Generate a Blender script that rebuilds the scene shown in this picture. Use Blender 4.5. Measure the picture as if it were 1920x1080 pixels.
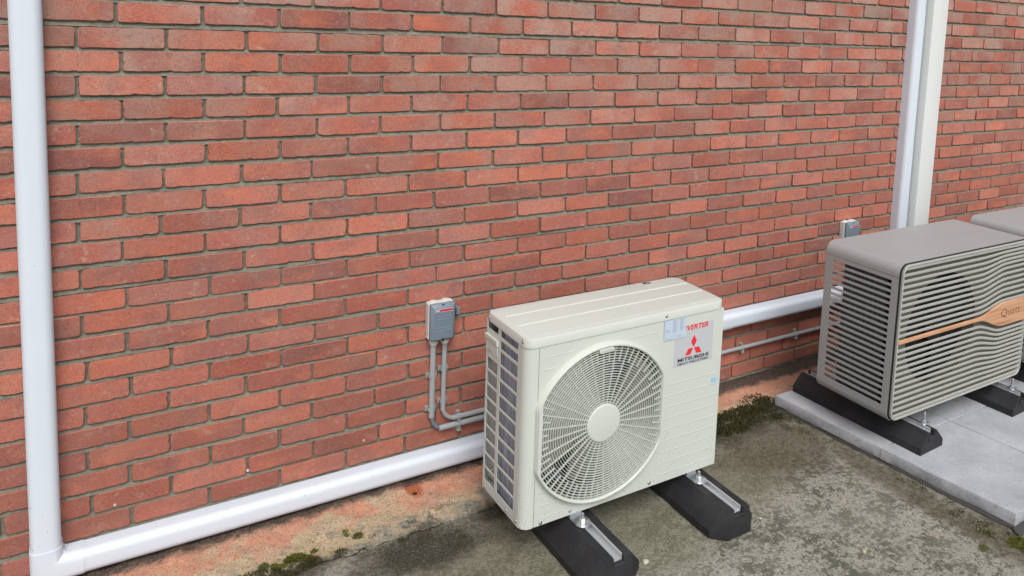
import bpy, math, random
import numpy as np
from mathutils import Vector
PI = math.pi
random.seed(7)
for o in list(bpy.data.objects): bpy.data.objects.remove(o)
S = bpy.context.scene
COL = S.collection
DZ = 1.715                     # measured heights are relative to a brick course; the ground is z = 0

# ------------------------------------------------------------------ camera, sky, sun, exposure
cam = bpy.data.objects.new('camera', bpy.data.cameras.new('camera')); COL.objects.link(cam)
cam.location = (-0.0100, -2.7853, 0.0532 + DZ)
cam.rotation_euler = (1.4533, -0.0472, -0.5948)
cam.data.sensor_width = 36.0
cam.data.lens = 28.334
cam.data.shift_x = -0.1050
cam.data.shift_y = -0.1711
cam.data.clip_start = 0.05; cam.data.clip_end = 500
S.camera = cam
S.render.resolution_x, S.render.resolution_y = 1024, 576

SUN_EL, SUN_AZ = math.radians(50), math.radians(196)
w = bpy.data.worlds.new('World'); S.world = w; w.use_nodes = True
nt = w.node_tree; nt.nodes.clear()
sky = nt.nodes.new('ShaderNodeTexSky'); sky.sky_type = 'NISHITA'; sky.sun_disc = False
sky.sun_elevation = SUN_EL; sky.sun_rotation = SUN_AZ
sky.air_density = 1.0; sky.dust_density = 4.0; sky.ozone_density = 1.0
hs = nt.nodes.new('ShaderNodeHueSaturation'); hs.inputs['Saturation'].default_value = 0.38
bg = nt.nodes.new('ShaderNodeBackground'); bg.inputs['Strength'].default_value = 0.13
wo = nt.nodes.new('ShaderNodeOutputWorld')
nt.links.new(sky.outputs[0], hs.inputs['Color']); nt.links.new(hs.outputs[0], bg.inputs[0]); nt.links.new(bg.outputs[0], wo.inputs[0])
sd = bpy.data.lights.new('sun', 'SUN'); sd.energy = 1.5; sd.angle = math.radians(30); sd.color = (1.0, 0.98, 0.955)
sun = bpy.data.objects.new('sun', sd); COL.objects.link(sun)
# compass direction of the sun: rotation measured clockwise from +Y, as in the sky texture
dv = Vector((math.sin(SUN_AZ) * math.cos(SUN_EL), math.cos(SUN_AZ) * math.cos(SUN_EL), math.sin(SUN_EL)))
sun.location = dv * 12
sun.rotation_euler = dv.to_track_quat('Z', 'Y').to_euler()
S.view_settings.view_transform = 'Standard'; S.view_settings.look = 'None'
S.view_settings.gamma = 1.0; S.view_settings.use_curve_mapping = False
S.view_settings.exposure = 0.24

# ------------------------------------------------------------------ helpers
ORI = {}
class MB:
    def __init__(s): s.v = []; s.f = []
    def add(s, vs, fs):
        n = len(s.v); s.v += [tuple(map(float, p)) for p in vs]; s.f += [tuple(i + n for i in f) for f in fs]; return s
    def box(s, x0, x1, y0, y1, z0, z1, c=0.0):
        """box; c = chamfer on all edges"""
        if c <= 0:
            vs = [(x, y, z) for x in (x0, x1) for y in (y0, y1) for z in (z0, z1)]
            return s.add(vs, [(0,1,3,2),(4,6,7,5),(0,4,5,1),(2,3,7,6),(0,2,6,4),(1,5,7,3)])
        X, Y, Z = (x0, x1), (y0, y1), (z0, z1); idx = {}; vs = []
        for i in (0, 1):
            for j in (0, 1):
                for k in (0, 1):
                    sx, sy, sz = (c if i == 0 else -c), (c if j == 0 else -c), (c if k == 0 else -c)
                    for a, p in enumerate(((X[i], Y[j]+sy, Z[k]+sz), (X[i]+sx, Y[j], Z[k]+sz), (X[i]+sx, Y[j]+sy, Z[k]))):
                        idx[i,j,k,a] = len(vs); vs.append(p)
        fs = []
        for i in (0, 1):
            q = [idx[i,0,0,0], idx[i,1,0,0], idx[i,1,1,0], idx[i,0,1,0]]; fs.append(q[::-1] if i == 0 else q)
            q = [idx[0,i,0,1], idx[1,i,0,1], idx[1,i,1,1], idx[0,i,1,1]]; fs.append(q if i == 0 else q[::-1])
            q = [idx[0,0,i,2], idx[1,0,i,2], idx[1,1,i,2], idx[0,1,i,2]]; fs.append(q[::-1] if i == 0 else q)
            for j in (0, 1):
                fs.append([idx[i,j,0,0], idx[i,j,1,0], idx[i,j,1,1], idx[i,j,0,1]])
                fs.append([idx[i,0,j,0], idx[i,1,j,0], idx[i,1,j,2], idx[i,0,j,2]])
                fs.append([idx[0,i,j,1], idx[1,i,j,1], idx[1,i,j,2], idx[0,i,j,2]])
                for k in (0, 1): fs.append([idx[i,j,k,0], idx[i,j,k,1], idx[i,j,k,2]])
        return s.add(vs, fs)
    def loft(s, loops, cap0=False, cap1=False, close=True):
        n = len(loops[0]); vs = [p for l in loops for p in l]; fs = []
        for a in range(len(loops) - 1):
            for i in range(n if close else n - 1):
                j = (i + 1) % n
                fs.append((a*n+i, a*n+j, (a+1)*n+j, (a+1)*n+i))
        if cap0: fs.append(tuple(range(n))[::-1])
        if cap1: fs.append(tuple((len(loops)-1)*n + i for i in range(n)))
        return s.add(vs, fs)
    def tube(s, path, r, seg=12, caps=True):
        path = [Vector(p) for p in path]; loops = []
        t0 = (path[1] - path[0]).normalized()
        up = Vector((0, 0, 1)) if abs(t0.z) < .9 else Vector((0, 1, 0))
        nrm = t0.cross(up).normalized()
        for i, p in enumerate(path):
            a = path[max(i-1, 0)]; b = path[min(i+1, len(path)-1)]
            t = (b - a).normalized(); nrm = (nrm - t * nrm.dot(t)).normalized(); bi = t.cross(nrm)
            rr = r[i] if isinstance(r, (list, tuple)) else r
            loops.append([p + nrm*math.cos(2*PI*k/seg)*rr + bi*math.sin(2*PI*k/seg)*rr for k in range(seg)])
        return s.loft(loops, caps, caps)
    def lathe(s, c, axis, prof, seg=16, cap0=True, cap1=True):
        """prof: list of (radius, distance along axis)"""
        ax = Vector(axis).normalized(); u = ax.orthogonal().normalized(); v = ax.cross(u); c = Vector(c)
        return s.loft([[c + ax*h + u*math.cos(2*PI*k/seg)*r + v*math.sin(2*PI*k/seg)*r for k in range(seg)] for r, h in prof], cap0, cap1)
    def gridplate(s, us, vs, solid, m0, m1):
        """plate of solid cells; m0/m1 map (u,v) to the two skins"""
        nu, nv = len(us)-1, len(vs)-1; idx = {}
        def V(i, j, k):
            if (i, j, k) not in idx:
                idx[i,j,k] = len(s.v); s.v.append(tuple((m0 if k == 0 else m1)(us[i], vs[j])))
            return idx[i,j,k]
        ok = lambda i, j: 0 <= i < nu and 0 <= j < nv and solid(i, j)
        for i in range(nu):
            for j in range(nv):
                if not ok(i, j): continue
                s.f.append((V(i,j,0), V(i+1,j,0), V(i+1,j+1,0), V(i,j+1,0)))
                s.f.append((V(i,j,1), V(i,j+1,1), V(i+1,j+1,1), V(i+1,j,1)))
                for (di, dj, a, b) in ((-1,0,(i,j),(i,j+1)), (1,0,(i+1,j+1),(i+1,j)), (0,-1,(i+1,j),(i,j)), (0,1,(i,j+1),(i+1,j+1))):
                    if not ok(i+di, j+dj):
                        s.f.append((V(*a,0), V(*b,0), V(*b,1), V(*a,1)))
        return s
    def mesh(s, name, off=(0,0,0), smooth=35):
        me = bpy.data.meshes.new(name)
        me.from_pydata([(x-off[0], y-off[1], z+DZ-off[2]) for x, y, z in s.v], [], s.f)
        me.validate(); me.update()
        import bmesh
        bm = bmesh.new(); bm.from_mesh(me); bmesh.ops.recalc_face_normals(bm, faces=bm.faces); bm.to_mesh(me); bm.free()
        if smooth:
            me.polygons.foreach_set('use_smooth', [True]*len(me.polygons))
            me.set_sharp_from_angle(angle=math.radians(smooth))
        return me

def tag(o, label=None, cat=None, group=None, kind=None):
    if label: o['label'] = label
    if cat: o['category'] = cat
    if group: o['group'] = group
    if kind: o['kind'] = kind
    return o
def thing(name, label, cat, loc, group=None):
    o = bpy.data.objects.new(name, None); COL.objects.link(o); o.empty_display_size = .1
    o.location = (loc[0], loc[1], loc[2] + DZ); ORI[o.name] = tuple(o.location)
    return tag(o, label, cat, group)
def obj(name, mb, mat, parent=None, smooth=35, label=None):
    off = ORI[parent.name] if parent else (0, 0, 0)
    o = bpy.data.objects.new(name, mb.mesh(name, off, smooth)); COL.objects.link(o)
    if mat: o.data.materials.append(mat)
    if parent: o.parent = parent; ORI[o.name] = off
    if label: o['label'] = label
    return o
def solo(name, mb, mat, loc, label, cat, group=None, smooth=35):
    """a thing that is one mesh, with its origin at its base"""
    off = (loc[0], loc[1], loc[2] + DZ)
    o = bpy.data.objects.new(name, mb.mesh(name, off, smooth)); COL.objects.link(o)
    o.location = off; o.data.materials.append(mat)
    return tag(o, label, cat, group)
def copy_tree(o, parent=None):
    c = o.copy(); COL.objects.link(c)
    if parent: c.parent = parent
    for ch in list(o.children): copy_tree(ch, c)
    return c
def rrect(x0, x1, z0, z1, r, n=6):
    pts = []
    for cx, cz, a0 in ((x1-r, z1-r, 0), (x0+r, z1-r, 90), (x0+r, z0+r, 180), (x1-r, z0+r, 270)):
        for k in range(n+1):
            a = math.radians(a0 + 90*k/n); pts.append((cx + r*math.cos(a), cz + r*math.sin(a)))
    return pts
def smoothstep(a, b, x):
    t = min(1, max(0, (x-a)/(b-a))); return t*t*(3-2*t)
def text(body, name, mat, parent, x0, x1, z0, z1, y, depth=.0006, bold=0.0, shear=0.0):
    cu = bpy.data.curves.new(name, 'FONT'); cu.body = body; cu.offset = bold; cu.shear = shear; cu.resolution_u = 3
    t = bpy.data.objects.new(name, cu); COL.objects.link(t)
    me = bpy.data.meshes.new_from_object(t.evaluated_get(bpy.context.evaluated_depsgraph_get()))
    co = np.empty(len(me.vertices)*3); me.vertices.foreach_get('co', co); co = co.reshape(-1, 3)
    fs = [tuple(p.vertices) for p in me.polygons]
    bpy.data.objects.remove(t); bpy.data.curves.remove(cu); bpy.data.meshes.remove(me)
    lo, hi = co.min(0), co.max(0)
    X = x0 + (co[:,0]-lo[0])/(hi[0]-lo[0])*(x1-x0); Z = z0 + (co[:,1]-lo[1])/(hi[1]-lo[1])*(z1-z0)
    mb = MB(); mb.add([(X[i], y-depth, Z[i]) for i in range(len(co))], fs)
    return obj(name, mb, mat, parent, smooth=0)
def plate(name, pts, y, mat, parent, th=.0005):
    """flat sheet of thickness th standing proud (towards -y) of plane y; pts in (x,z)"""
    mb = MB(); mb.loft([[(x, y, z) for x, z in pts], [(x, y-th, z) for x, z in pts]], False, True)
    return obj(name, mb, mat, parent, smooth=0)

# ------------------------------------------------------------------ materials
class NT:
    def __init__(s, name, rough=.6, spec=.5, metal=0.0):
        s.m = bpy.data.materials.new(name); s.m.use_nodes = True; s.t = s.m.node_tree
        s.b = s.t.nodes['Principled BSDF']; s.b.inputs['Roughness'].default_value = rough
        s.b.inputs['Specular IOR Level'].default_value = spec; s.b.inputs['Metallic'].default_value = metal
        g = s.n('ShaderNodeNewGeometry'); s.pos = g.outputs['Position']; s.island = g.outputs['Random Per Island']; s.geo = g
    def n(s, t): return s.t.nodes.new(t)
    def l(s, a, b): s.t.links.new(a, b)
    def put(s, sock, v):
        if isinstance(v, (int, float)): sock.default_value = v
        elif isinstance(v, tuple): sock.default_value = v if len(v) == len(sock.default_value) else (*v, 1.0)
        else: s.l(v, sock)
    def math(s, op, a, b=0.0, c=0.0, clamp=False):
        n = s.n('ShaderNodeMath'); n.operation = op; n.use_clamp = clamp
        s.put(n.inputs[0], a); s.put(n.inputs[1], b); s.put(n.inputs[2], c); return n.outputs[0]
    def vmul(s, v, k):
        n = s.n('ShaderNodeVectorMath'); n.operation = 'MULTIPLY'; s.put(n.inputs[0], v); n.inputs[1].default_value = k; return n.outputs[0]
    def noise(s, scale, detail=4, rough=.55, vec=None, w=None, dist=0.0):
        n = s.n('ShaderNodeTexNoise'); n.inputs['Scale'].default_value = scale; n.inputs['Detail'].default_value = detail
        n.inputs['Roughness'].default_value = rough; n.inputs['Distortion'].default_value = dist
        if w is not None: n.noise_dimensions = '4D'; s.put(n.inputs['W'], w)
        s.l(vec if vec is not None else s.pos, n.inputs['Vector']); return n.outputs[0]
    def voro(s, scale, vec=None, rand=1.0):
        n = s.n('ShaderNodeTexVoronoi'); n.inputs['Scale'].default_value = scale; n.inputs['Randomness'].default_value = rand
        s.l(vec if vec is not None else s.pos, n.inputs['Vector']); return n.outputs
    def rng(s, v, a, b, c=0.0, d=1.0):
        n = s.n('ShaderNodeMapRange'); n.interpolation_type = 'SMOOTHSTEP'
        s.put(n.inputs[0], v); n.inputs[1].default_value = a; n.inputs[2].default_value = b; n.inputs[3].default_value = c; n.inputs[4].default_value = d
        return n.outputs[0]
    def mix(s, f, a, b, mode='MIX'):
        n = s.n('ShaderNodeMix'); n.data_type = 'RGBA'; n.blend_type = mode
        s.put(n.inputs[0], f); s.put(n.inputs[6], a); s.put(n.inputs[7], b); return n.outputs[2]
    def ramp(s, f, stops):
        n = s.n('ShaderNodeValToRGB'); e = n.color_ramp.elements
        while len(e) < len(stops): e.new(.5)
        for k, (p, c) in enumerate(stops): e[k].position = p; e[k].color = (*c, 1)
        s.l(f, n.inputs[0]); return n.outputs[0]
    def xyz(s, v=None):
        n = s.n('ShaderNodeSeparateXYZ'); s.l(v if v is not None else s.pos, n.inputs[0]); return n.outputs
    def bump(s, h, dist, strength=1.0, prev=None):
        n = s.n('ShaderNodeBump'); n.inputs['Distance'].default_value = dist; n.inputs['Strength'].default_value = strength
        s.l(h, n.inputs['Height'])
        if prev is not None: s.l(prev, n.inputs['Normal'])
        return n.outputs[0]
    def done(s, col, normal=None, rough=None):
        s.put(s.b.inputs['Base Color'], col)
        if normal is not None: s.l(normal, s.b.inputs['Normal'])
        if rough is not None: s.put(s.b.inputs['Roughness'], rough)
        return s.m

def plain(name, col, rough=.5, var=.06, grain=500, bump=0.0, metal=0.0, spec=.5):
    t = NT(name, rough, spec, metal)
    a = t.noise(6, 4); b = t.noise(grain, 2)
    k = t.math('ADD', t.math('MULTIPLY', t.math('SUBTRACT', a, .5), var*2), t.math('ADD', t.math('MULTIPLY', t.math('SUBTRACT', b, .5), var*1.6), 1.0))
    c = t.n('ShaderNodeMix'); c.data_type = 'RGBA'; c.blend_type = 'MULTIPLY'; c.inputs[0].default_value = 1
    c.inputs[6].default_value = (*col, 1); t.l(k, c.inputs[7])
    nm = t.bump(b, bump) if bump else None
    return t.done(c.outputs[2], nm, t.math('ADD', t.math('MULTIPLY', t.math('SUBTRACT', a, .5), .25), rough))

def m_brick():
    t = NT('fired_clay_brick', .9, .2)
    oi = t.n('ShaderNodeObjectInfo')
    rnd = t.math('FRACT', t.math('ADD', oi.outputs['Random'], t.math('MULTIPLY', t.island, 1.0)))
    rnd2 = t.math('FRACT', t.math('MULTIPLY', rnd, 17.37))
    w = t.math('MULTIPLY', rnd, 40.0)
    base = t.ramp(rnd, [(0, (.45,.138,.094)), (.16, (.49,.168,.120)), (.34, (.37,.116,.086)), (.50, (.51,.168,.108)), (.62, (.34,.118,.096)), (.76, (.47,.150,.096)), (.88, (.27,.104,.086)), (1, (.43,.136,.096))])
    big = t.noise(9, 4, .6, w=w)
    c = t.mix(t.rng(big, .46, .70, 0, .8), base, (.28,.122,.110))                       # smoky fired patches
    warm = t.noise(7, 3, .5, vec=t.vmul(t.pos, (1,1,2.2)), w=t.math('ADD', w, 11.0))
    c = t.mix(t.rng(warm, .50, .74, 0, .7), c, (.58,.185,.104))                            # orange flush
    st = t.noise(1.0, 4, .7, vec=t.vmul(t.pos, (120, 1, 16)), w=w)
    stm = t.math('MULTIPLY', t.rng(st, .60, .72), t.rng(rnd2, .35, .75))
    c = t.mix(t.math('MULTIPLY', stm, .5), c, (.22,.07,.05))                             # drag marks
    pale_patch = t.noise(5, 5, .6, w=t.math('ADD', w, 5.0))
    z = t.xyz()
    up = t.rng(z[2], .9, 2.0, .22, .95)
    c = t.mix(t.math('MULTIPLY', t.rng(pale_patch, .38, .66), up), c, (.385,.275,.230))          # paler, greyer patches, stronger higher up
    edge = t.noise(60, 4, .7)
    c = t.mix(t.rng(edge, .57, .70, 0, .5), c, (.38,.29,.23))                            # sandy mortar smears
    dk = t.noise(38, 5, .75)
    c = t.mix(t.rng(dk, .57, .74, 0, .65), c, (.19,.072,.058))
    c = t.mix(t.rng(t.noise(26, 5, .75, w=t.math('ADD', w, 2.0)), .56, .70, 0, .6), c, (.45,.34,.275))
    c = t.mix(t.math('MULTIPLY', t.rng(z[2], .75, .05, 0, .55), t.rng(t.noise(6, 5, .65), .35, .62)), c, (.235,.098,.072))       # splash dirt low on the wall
    g = t.noise(330, 3, .75); sp = t.voro(210); g2 = t.noise(150, 3, .75)
    c = t.mix(t.rng(g2, .53, .66, 0, .6), c, (.23,.082,.062))
    c = t.mix(t.rng(sp[0], .0, .20, .5, 0), c, (.52,.34,.26))
    c = t.mix(t.rng(g, .58, .72, 0, .45), c, (.58,.36,.28))
    val = t.math('ADD', t.math('MULTIPLY', t.math('SUBTRACT', g, .5), .9), t.rng(rnd2, 0, 1, .84, 1.1))
    cm = t.n('ShaderNodeMix'); cm.data_type = 'RGBA'; cm.blend_type = 'MULTIPLY'; cm.inputs[0].default_value = 1
    t.l(c, cm.inputs[6]); t.l(val, cm.inputs[7])
    n1 = t.bump(t.noise(70, 5, .7), .0028, .8); n2 = t.bump(g, .0018, .9, n1)
    return t.done(cm.outputs[2], n2)
def m_mortar():
    t = NT('mortar', .95, .15)
    a = t.noise(8, 5, .65); g = t.noise(420, 3, .7); m = t.noise(55, 4, .65)
    c = t.ramp(a, [(.3, (.135,.133,.105)), (.55, (.205,.20,.158)), (.75, (.165,.162,.13))])
    c = t.mix(t.rng(m, .45, .7, 0, .5), c, (.31,.285,.222))
    c = t.mix(t.rng(g, .55, .75, 0, .5), c, (.12,.11,.085))
    return t.done(c, t.bump(g, .002, .9, t.bump(m, .008, 1.0)))
def m_paint(name, col, rough, low, speck=.5, sc=150, z0=.1, z1=.5, tint=None):
    """painted / plastic skin with dirt specks, heavier below z1"""
    t = NT(name, rough, .5)
    a = t.noise(3.5, 5); z = t.xyz()
    c = t.mix(t.rng(a, .35, .7, 0, .10), col, tuple(x*.72 for x in col))
    if tint: c = t.mix(t.rng(t.noise(1.0, 4, .6, vec=t.vmul(t.pos, (22, 22, 2.2))), .52, .75, 0, .25), c, tint)
    v = t.voro(sc); v2 = t.voro(sc*.38)
    dens = t.rng(z[2], z0, z1, low, speck)
    pick = t.n('ShaderNodeSeparateColor'); t.l(v[1], pick.inputs[0])
    pick2 = t.n('ShaderNodeSeparateColor'); t.l(v2[1], pick2.inputs[0])
    dot = t.math('MULTIPLY', t.math('LESS_THAN', v[0], t.math('MULTIPLY', pick.outputs[1], .30)), t.math('LESS_THAN', pick.outputs[0], dens))
    dot2 = t.math('MULTIPLY', t.math('LESS_THAN', v2[0], t.math('MULTIPLY', pick2.outputs[1], .16)), t.math('LESS_THAN', pick2.outputs[0], dens))
    c = t.mix(t.math('MULTIPLY', t.math('MAXIMUM', dot, dot2), .85), c, (.06,.055,.045))
    c = t.mix(t.rng(t.noise(70, 5, .7), .58, .8, 0, .18), c, tuple(x*.55 for x in col))
    return t.done(c, t.bump(t.noise(700, 2), .0002, .5), t.rng(a, .3, .7, rough-.06, rough+.12))
def m_ground():
    t = NT('weathered_roof_screed', .92, .25)
    z = t.xyz(); x, y = z[0], z[1]
    def wob(sc, amp, d=4): return t.math('MULTIPLY', t.math('SUBTRACT', t.noise(sc, d, .65), .5), amp)
    yy = t.math('ADD', y, t.math('ADD', t.math('ADD', wob(3, .14), wob(11, .09)), wob(34, .09, 5)))
    def blob(cx, cy, rx, ry, soft=.45):
        dx = t.math('DIVIDE', t.math('SUBTRACT', x, cx), rx); dy = t.math('DIVIDE', t.math('SUBTRACT', y, cy), ry)
        d = t.math('SQRT', t.math('ADD', t.math('MULTIPLY', dx, dx), t.math('MULTIPLY', dy, dy)))
        d = t.math('ADD', d, t.math('ADD', wob(9, .9), wob(45, .55, 5)))
        return t.rng(d, 1+soft, 1-soft)
    def mx(*a):
        r = a[0]
        for b in a[1:]: r = t.math('MAXIMUM', r, b)
        return r
    fine = t.noise(420, 3, .75); mid = t.noise(48, 6, .72); big = t.noise(3.6, 5, .6); m2 = t.noise(105, 5, .75); big2 = t.noise(9, 5, .7)
    # dark algae film and pale worn screed
    dark = t.mix(t.rng(big, .4, .62), (.150,.152,.112), (.250,.245,.185))
    pale = t.mix(t.rng(m2, .4, .6), (.40,.390,.325), (.55,.535,.455))
    mask = t.rng(t.math('ADD', t.math('MULTIPLY', mid, .62), t.math('ADD', t.math('MULTIPLY', m2, .38), t.math('MULTIPLY', t.math('SUBTRACT', big2, .5), .55))), .435, .545)
    front = t.rng(yy, -1.0, -.50, 1.0, .75)
    lichen = t.math('MULTIPLY', mask, front)
    c = t.mix(lichen, dark, pale)
    # olive algae beside the unit, shade between its feet painted in with it, brown silt by the slabs
    c = t.mix(t.math('MULTIPLY', mx(blob(1.12,-.62,.42,.26), blob(1.60,-.72,.26,.24), blob(2.10,-.60,.25,.2)), .62), c, t.mix(t.rng(m2,.35,.65), (.190,.186,.110), (.310,.300,.205)))
    c = t.mix(t.math('MULTIPLY', mx(blob(2.42,-.54,.30,.20), blob(2.64,-1.0,.07,.50), blob(2.68,-1.45,.10,.30)), .80), c, t.mix(t.rng(mid,.35,.65), (.098,.084,.050), (.190,.165,.108)))
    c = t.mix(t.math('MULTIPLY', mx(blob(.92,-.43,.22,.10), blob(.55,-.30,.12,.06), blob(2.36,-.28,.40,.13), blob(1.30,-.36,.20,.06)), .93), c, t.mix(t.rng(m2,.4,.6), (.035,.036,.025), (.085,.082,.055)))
    # mortar fillet along the wall: cream, pink, dark grit
    cream = t.mix(t.rng(mid, .4, .66), (.78,.60,.39), (.68,.55,.385))
    cream = t.mix(t.rng(t.noise(13, 4), .5, .66, 0, .6), cream, (.60,.53,.29))
    cream = t.mix(t.rng(m2, .53, .62, 0, .75), cream, (.34,.24,.15))
    cream = t.mix(t.rng(t.noise(210, 3, .75), .56, .68, 0, .6), cream, (.20,.15,.10))
    cream = t.mix(t.rng(t.noise(160, 3, .75, w=7.0), .58, .68, 0, .5), cream, (.60,.52,.38))
    pk = t.noise(5.5, 5, .65)
    pinkm = t.math('MULTIPLY', t.rng(t.math('ADD', pk, t.math('MULTIPLY', t.math('ADD', y, .13), 1.1)), .40, .54), t.rng(y, -.27, -.17))
    pinkm = t.math('MULTIPLY', t.math('MAXIMUM', pinkm, t.math('MULTIPLY', t.rng(x, .80, 1.05), t.rng(yy, -.26, -.12))), t.rng(t.noise(18, 6, .7, w=4.0), .28, .48))
    pink = t.mix(t.rng(mid, .35, .65), (.86,.345,.215), (.76,.39,.265))
    cream = t.mix(t.math('MULTIPLY', pinkm, .85), cream, pink)
    cream = t.mix(mx(blob(.987,-.10,.03,.05,.3)), cream, (.62,.17,.075))
    cream = t.mix(t.rng(t.noise(22, 5, .7), .62, .74, 0, .8), cream, (.21,.185,.165))
    c = t.mix(t.math('MULTIPLY', t.rng(yy, -.325, -.285), t.rng(t.math('ADD', t.noise(10, 6, .75, w=6.0), t.math('MULTIPLY', t.math('ADD', y, .2), .9)), .36, .48)), c, cream)
    grit = t.mix(t.rng(m2, .45, .62), (.050,.042,.036), (.165,.13,.105))
    c = t.mix(t.math('MULTIPLY', t.rng(t.math('ADD', y, t.math('ADD', wob(16, .05), wob(90, .05))), -.100, -.060), .93), c, grit)
    # crack where the fillet meets the roof
    yc = t.math('ADD', y, t.math('ADD', wob(7, .05), wob(40, .02)))
    crack = t.math('MULTIPLY', t.rng(t.math('ABSOLUTE', t.math('ADD', yc, .325)), .0045, .0015), t.rng(t.noise(6, 2), .42, .5))
    c = t.mix(t.math('MULTIPLY', crack, .9), c, (.02,.018,.014))
    # moss stain and specks of grit
    c = t.mix(t.math('MULTIPLY', t.rng(t.noise(14, 6, .7), .63, .74), .7), c, (.085,.09,.028))
    c = t.mix(t.rng(t.noise(190, 3, .8, w=1.0), .53, .63, 0, .72), c, (.055,.051,.038))
    c = t.mix(t.rng(t.noise(170, 3, .8, w=9.0), .56, .66, 0, .5), c, (.52,.50,.43))
    c = t.mix(t.rng(fine, .60, .72, 0, .65), c, (.028,.026,.020))
    c = t.mix(t.rng(t.noise(380, 2, .6, w=3.0), .64, .72, 0, .65), c, (.48,.46,.40))
    n = t.bump(mid, .018, .8); n = t.bump(m2, .010, .9, n); n = t.bump(t.noise(240, 3, .75), .004, 1.0, n)
    return t.done(c, n)
def m_concrete():
    t = NT('concrete_paving', .85, .3)
    a = t.noise(5, 5, .6); g = t.noise(330, 3, .7); s = t.voro(120); p = t.n('ShaderNodeSeparateColor'); t.l(s[1], p.inputs[0])
    c = t.mix(t.rng(a, .32, .68), (.355,.370,.398), (.455,.470,.50))
    c = t.mix(t.rng(t.noise(14, 5, .65), .5, .75, 0, .4), c, (.28,.285,.29))
    c = t.mix(t.rng(g, .35, .5, .55, 0), c, (.20,.205,.21))
    pore = t.math('MULTIPLY', t.math('LESS_THAN', s[0], t.math('MULTIPLY', p.outputs[1], .28)), t.math('LESS_THAN', p.outputs[0], .22))
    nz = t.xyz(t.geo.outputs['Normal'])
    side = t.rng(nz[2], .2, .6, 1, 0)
    c = t.mix(t.math('MULTIPLY', t.rng(t.noise(40, 5, .75), .45, .65), t.math('MULTIPLY', side, .5)), c, (.19,.195,.185))  # vertical faces mottled darker: their shade painted into the concrete
    c = t.mix(t.math('MULTIPLY', pore, .8), c, (.09,.09,.09))
    c = t.mix(t.rng(t.noise(24, 5, .7), .66, .74, 0, .6), c, (.17,.16,.14))
    return t.done(c, t.bump(g, .0012, .8, t.bump(t.noise(30, 4, .7), .003, .4)))
def m_rubber():
    t = NT('recycled_rubber', .62, .4)
    g = t.noise(300, 3, .7); a = t.noise(9, 5, .65)
    c = t.mix(t.rng(a, .4, .7), (.016,.016,.019), (.030,.030,.033))
    c = t.mix(t.rng(t.noise(30, 5, .75), .58, .75, 0, .45), c, (.085,.078,.07))
    c = t.mix(t.rng(g, .66, .74, 0, .6), c, (.10,.10,.10))
    return t.done(c, t.bump(g, .002, .7))
def m_wood():
    t = NT('oiled_wood_band', .45, .4)
    v = t.vmul(t.pos, (1.6, 12, 34))
    a = t.noise(1.6, 5, .6, vec=v, dist=.9); b = t.noise(9, 4, .6, vec=v)
    c = t.ramp(a, [(.28, (.33,.155,.082)), (.46, (.50,.265,.150)), (.60, (.57,.325,.20)), (.74, (.42,.21,.115))])
    c = t.mix(t.rng(b, .5, .72, 0, .45), c, (.38,.16,.075))
    return t.done(c, t.bump(b, .0006, .5))
def m_fins(name, c0, c1):
    t = NT(name, .55, .5, .25)
    z = t.xyz(); f = t.math('ADD', z[0], z[1])
    wv = t.math('SINE', t.math('MULTIPLY', f, 1500.0))
    st = t.noise(1.0, 4, .65, vec=t.vmul(t.pos, (90, 90, 5)))
    c = t.mix(t.rng(wv, -.6, .8), tuple(x*.55 for x in c0), c0)
    c = t.mix(t.rng(st, .4, .68), c, c1)
    return t.done(c, t.bump(wv, .001, .6))
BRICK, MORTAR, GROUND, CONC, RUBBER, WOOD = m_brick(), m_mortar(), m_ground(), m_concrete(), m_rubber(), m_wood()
PVC = m_paint('white_pvc', (.615,.675,.750), .50, .035, .004, 190, .12, .30)
PVC2 = m_paint('warm_white_cover', (.66,.685,.675), .48, .02, .01, 190, .1, .5, (.62,.58,.50))
CREAM = m_paint('cream_enamel', (.548,.582,.538), .44, .50, .008, 240, .11, .36)
CREAMP = m_paint('cream_plastic', (.552,.584,.538), .46, .25, .006, 240, .10, .42)
FANM = plain('fan_resin', (.26,.26,.235), .5)
DARK = plain('dark_interior', (.012,.012,.014), .8)
COIL = m_fins('blue_grey_fins', (.30,.33,.41), (.40,.43,.51))
COILD = m_fins('dark_grey_fins', (.075,.088,.092), (.11,.125,.13))
TIN = plain('bare_tube_sheet', (.30,.315,.305), .5, metal=.2)
ZINC = plain('zinc_plate', (.62,.64,.66), .28, metal=.9)
ALU = plain('aluminium_rail', (.62,.64,.66), .38, metal=.55)
GREY = m_paint('warm_grey_powder_coat', (.325,.332,.330), .46, .03, .02, 200, .2, .9)
SLAT = m_paint('greige_slat', (.36,.365,.338), .50, .20, .18, 260, .2, .9)
BACK = m_paint('greige_back_panel', (.175,.175,.140), .55, .1, .1, 150, .2, .9)
PIPEG = plain('grey_pvc_conduit', (.33,.352,.362), .42)
CLIPG = plain('grey_clip', (.33,.345,.35), .45)
SWB = plain('switch_base_plastic', (.62,.63,.59), .4)
SWC = plain('switch_cover_blue_grey', (.155,.205,.25), .42)
RED = plain('print_red', (.70,.022,.03), .5, var=.03)
REDD = plain('switch_red', (.50,.018,.045), .45, var=.03)
BLK = plain('print_black', (.018,.018,.02), .5, var=.03)
WHT = plain('print_white', (.80,.80,.80), .5, var=.03)
STK = plain('sticker_grey', (.47,.49,.52), .35, var=.03)
LBL = plain('sticker_blue', (.47,.56,.66), .4, var=.03)
SKY = plain('sticker_sky_blue', (.25,.55,.78), .4, var=.1)
INK = plain('faint_print', (.24,.28,.34), .5, var=.1)
BURN = plain('engraved_dark', (.10,.042,.02), .7)

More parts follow.
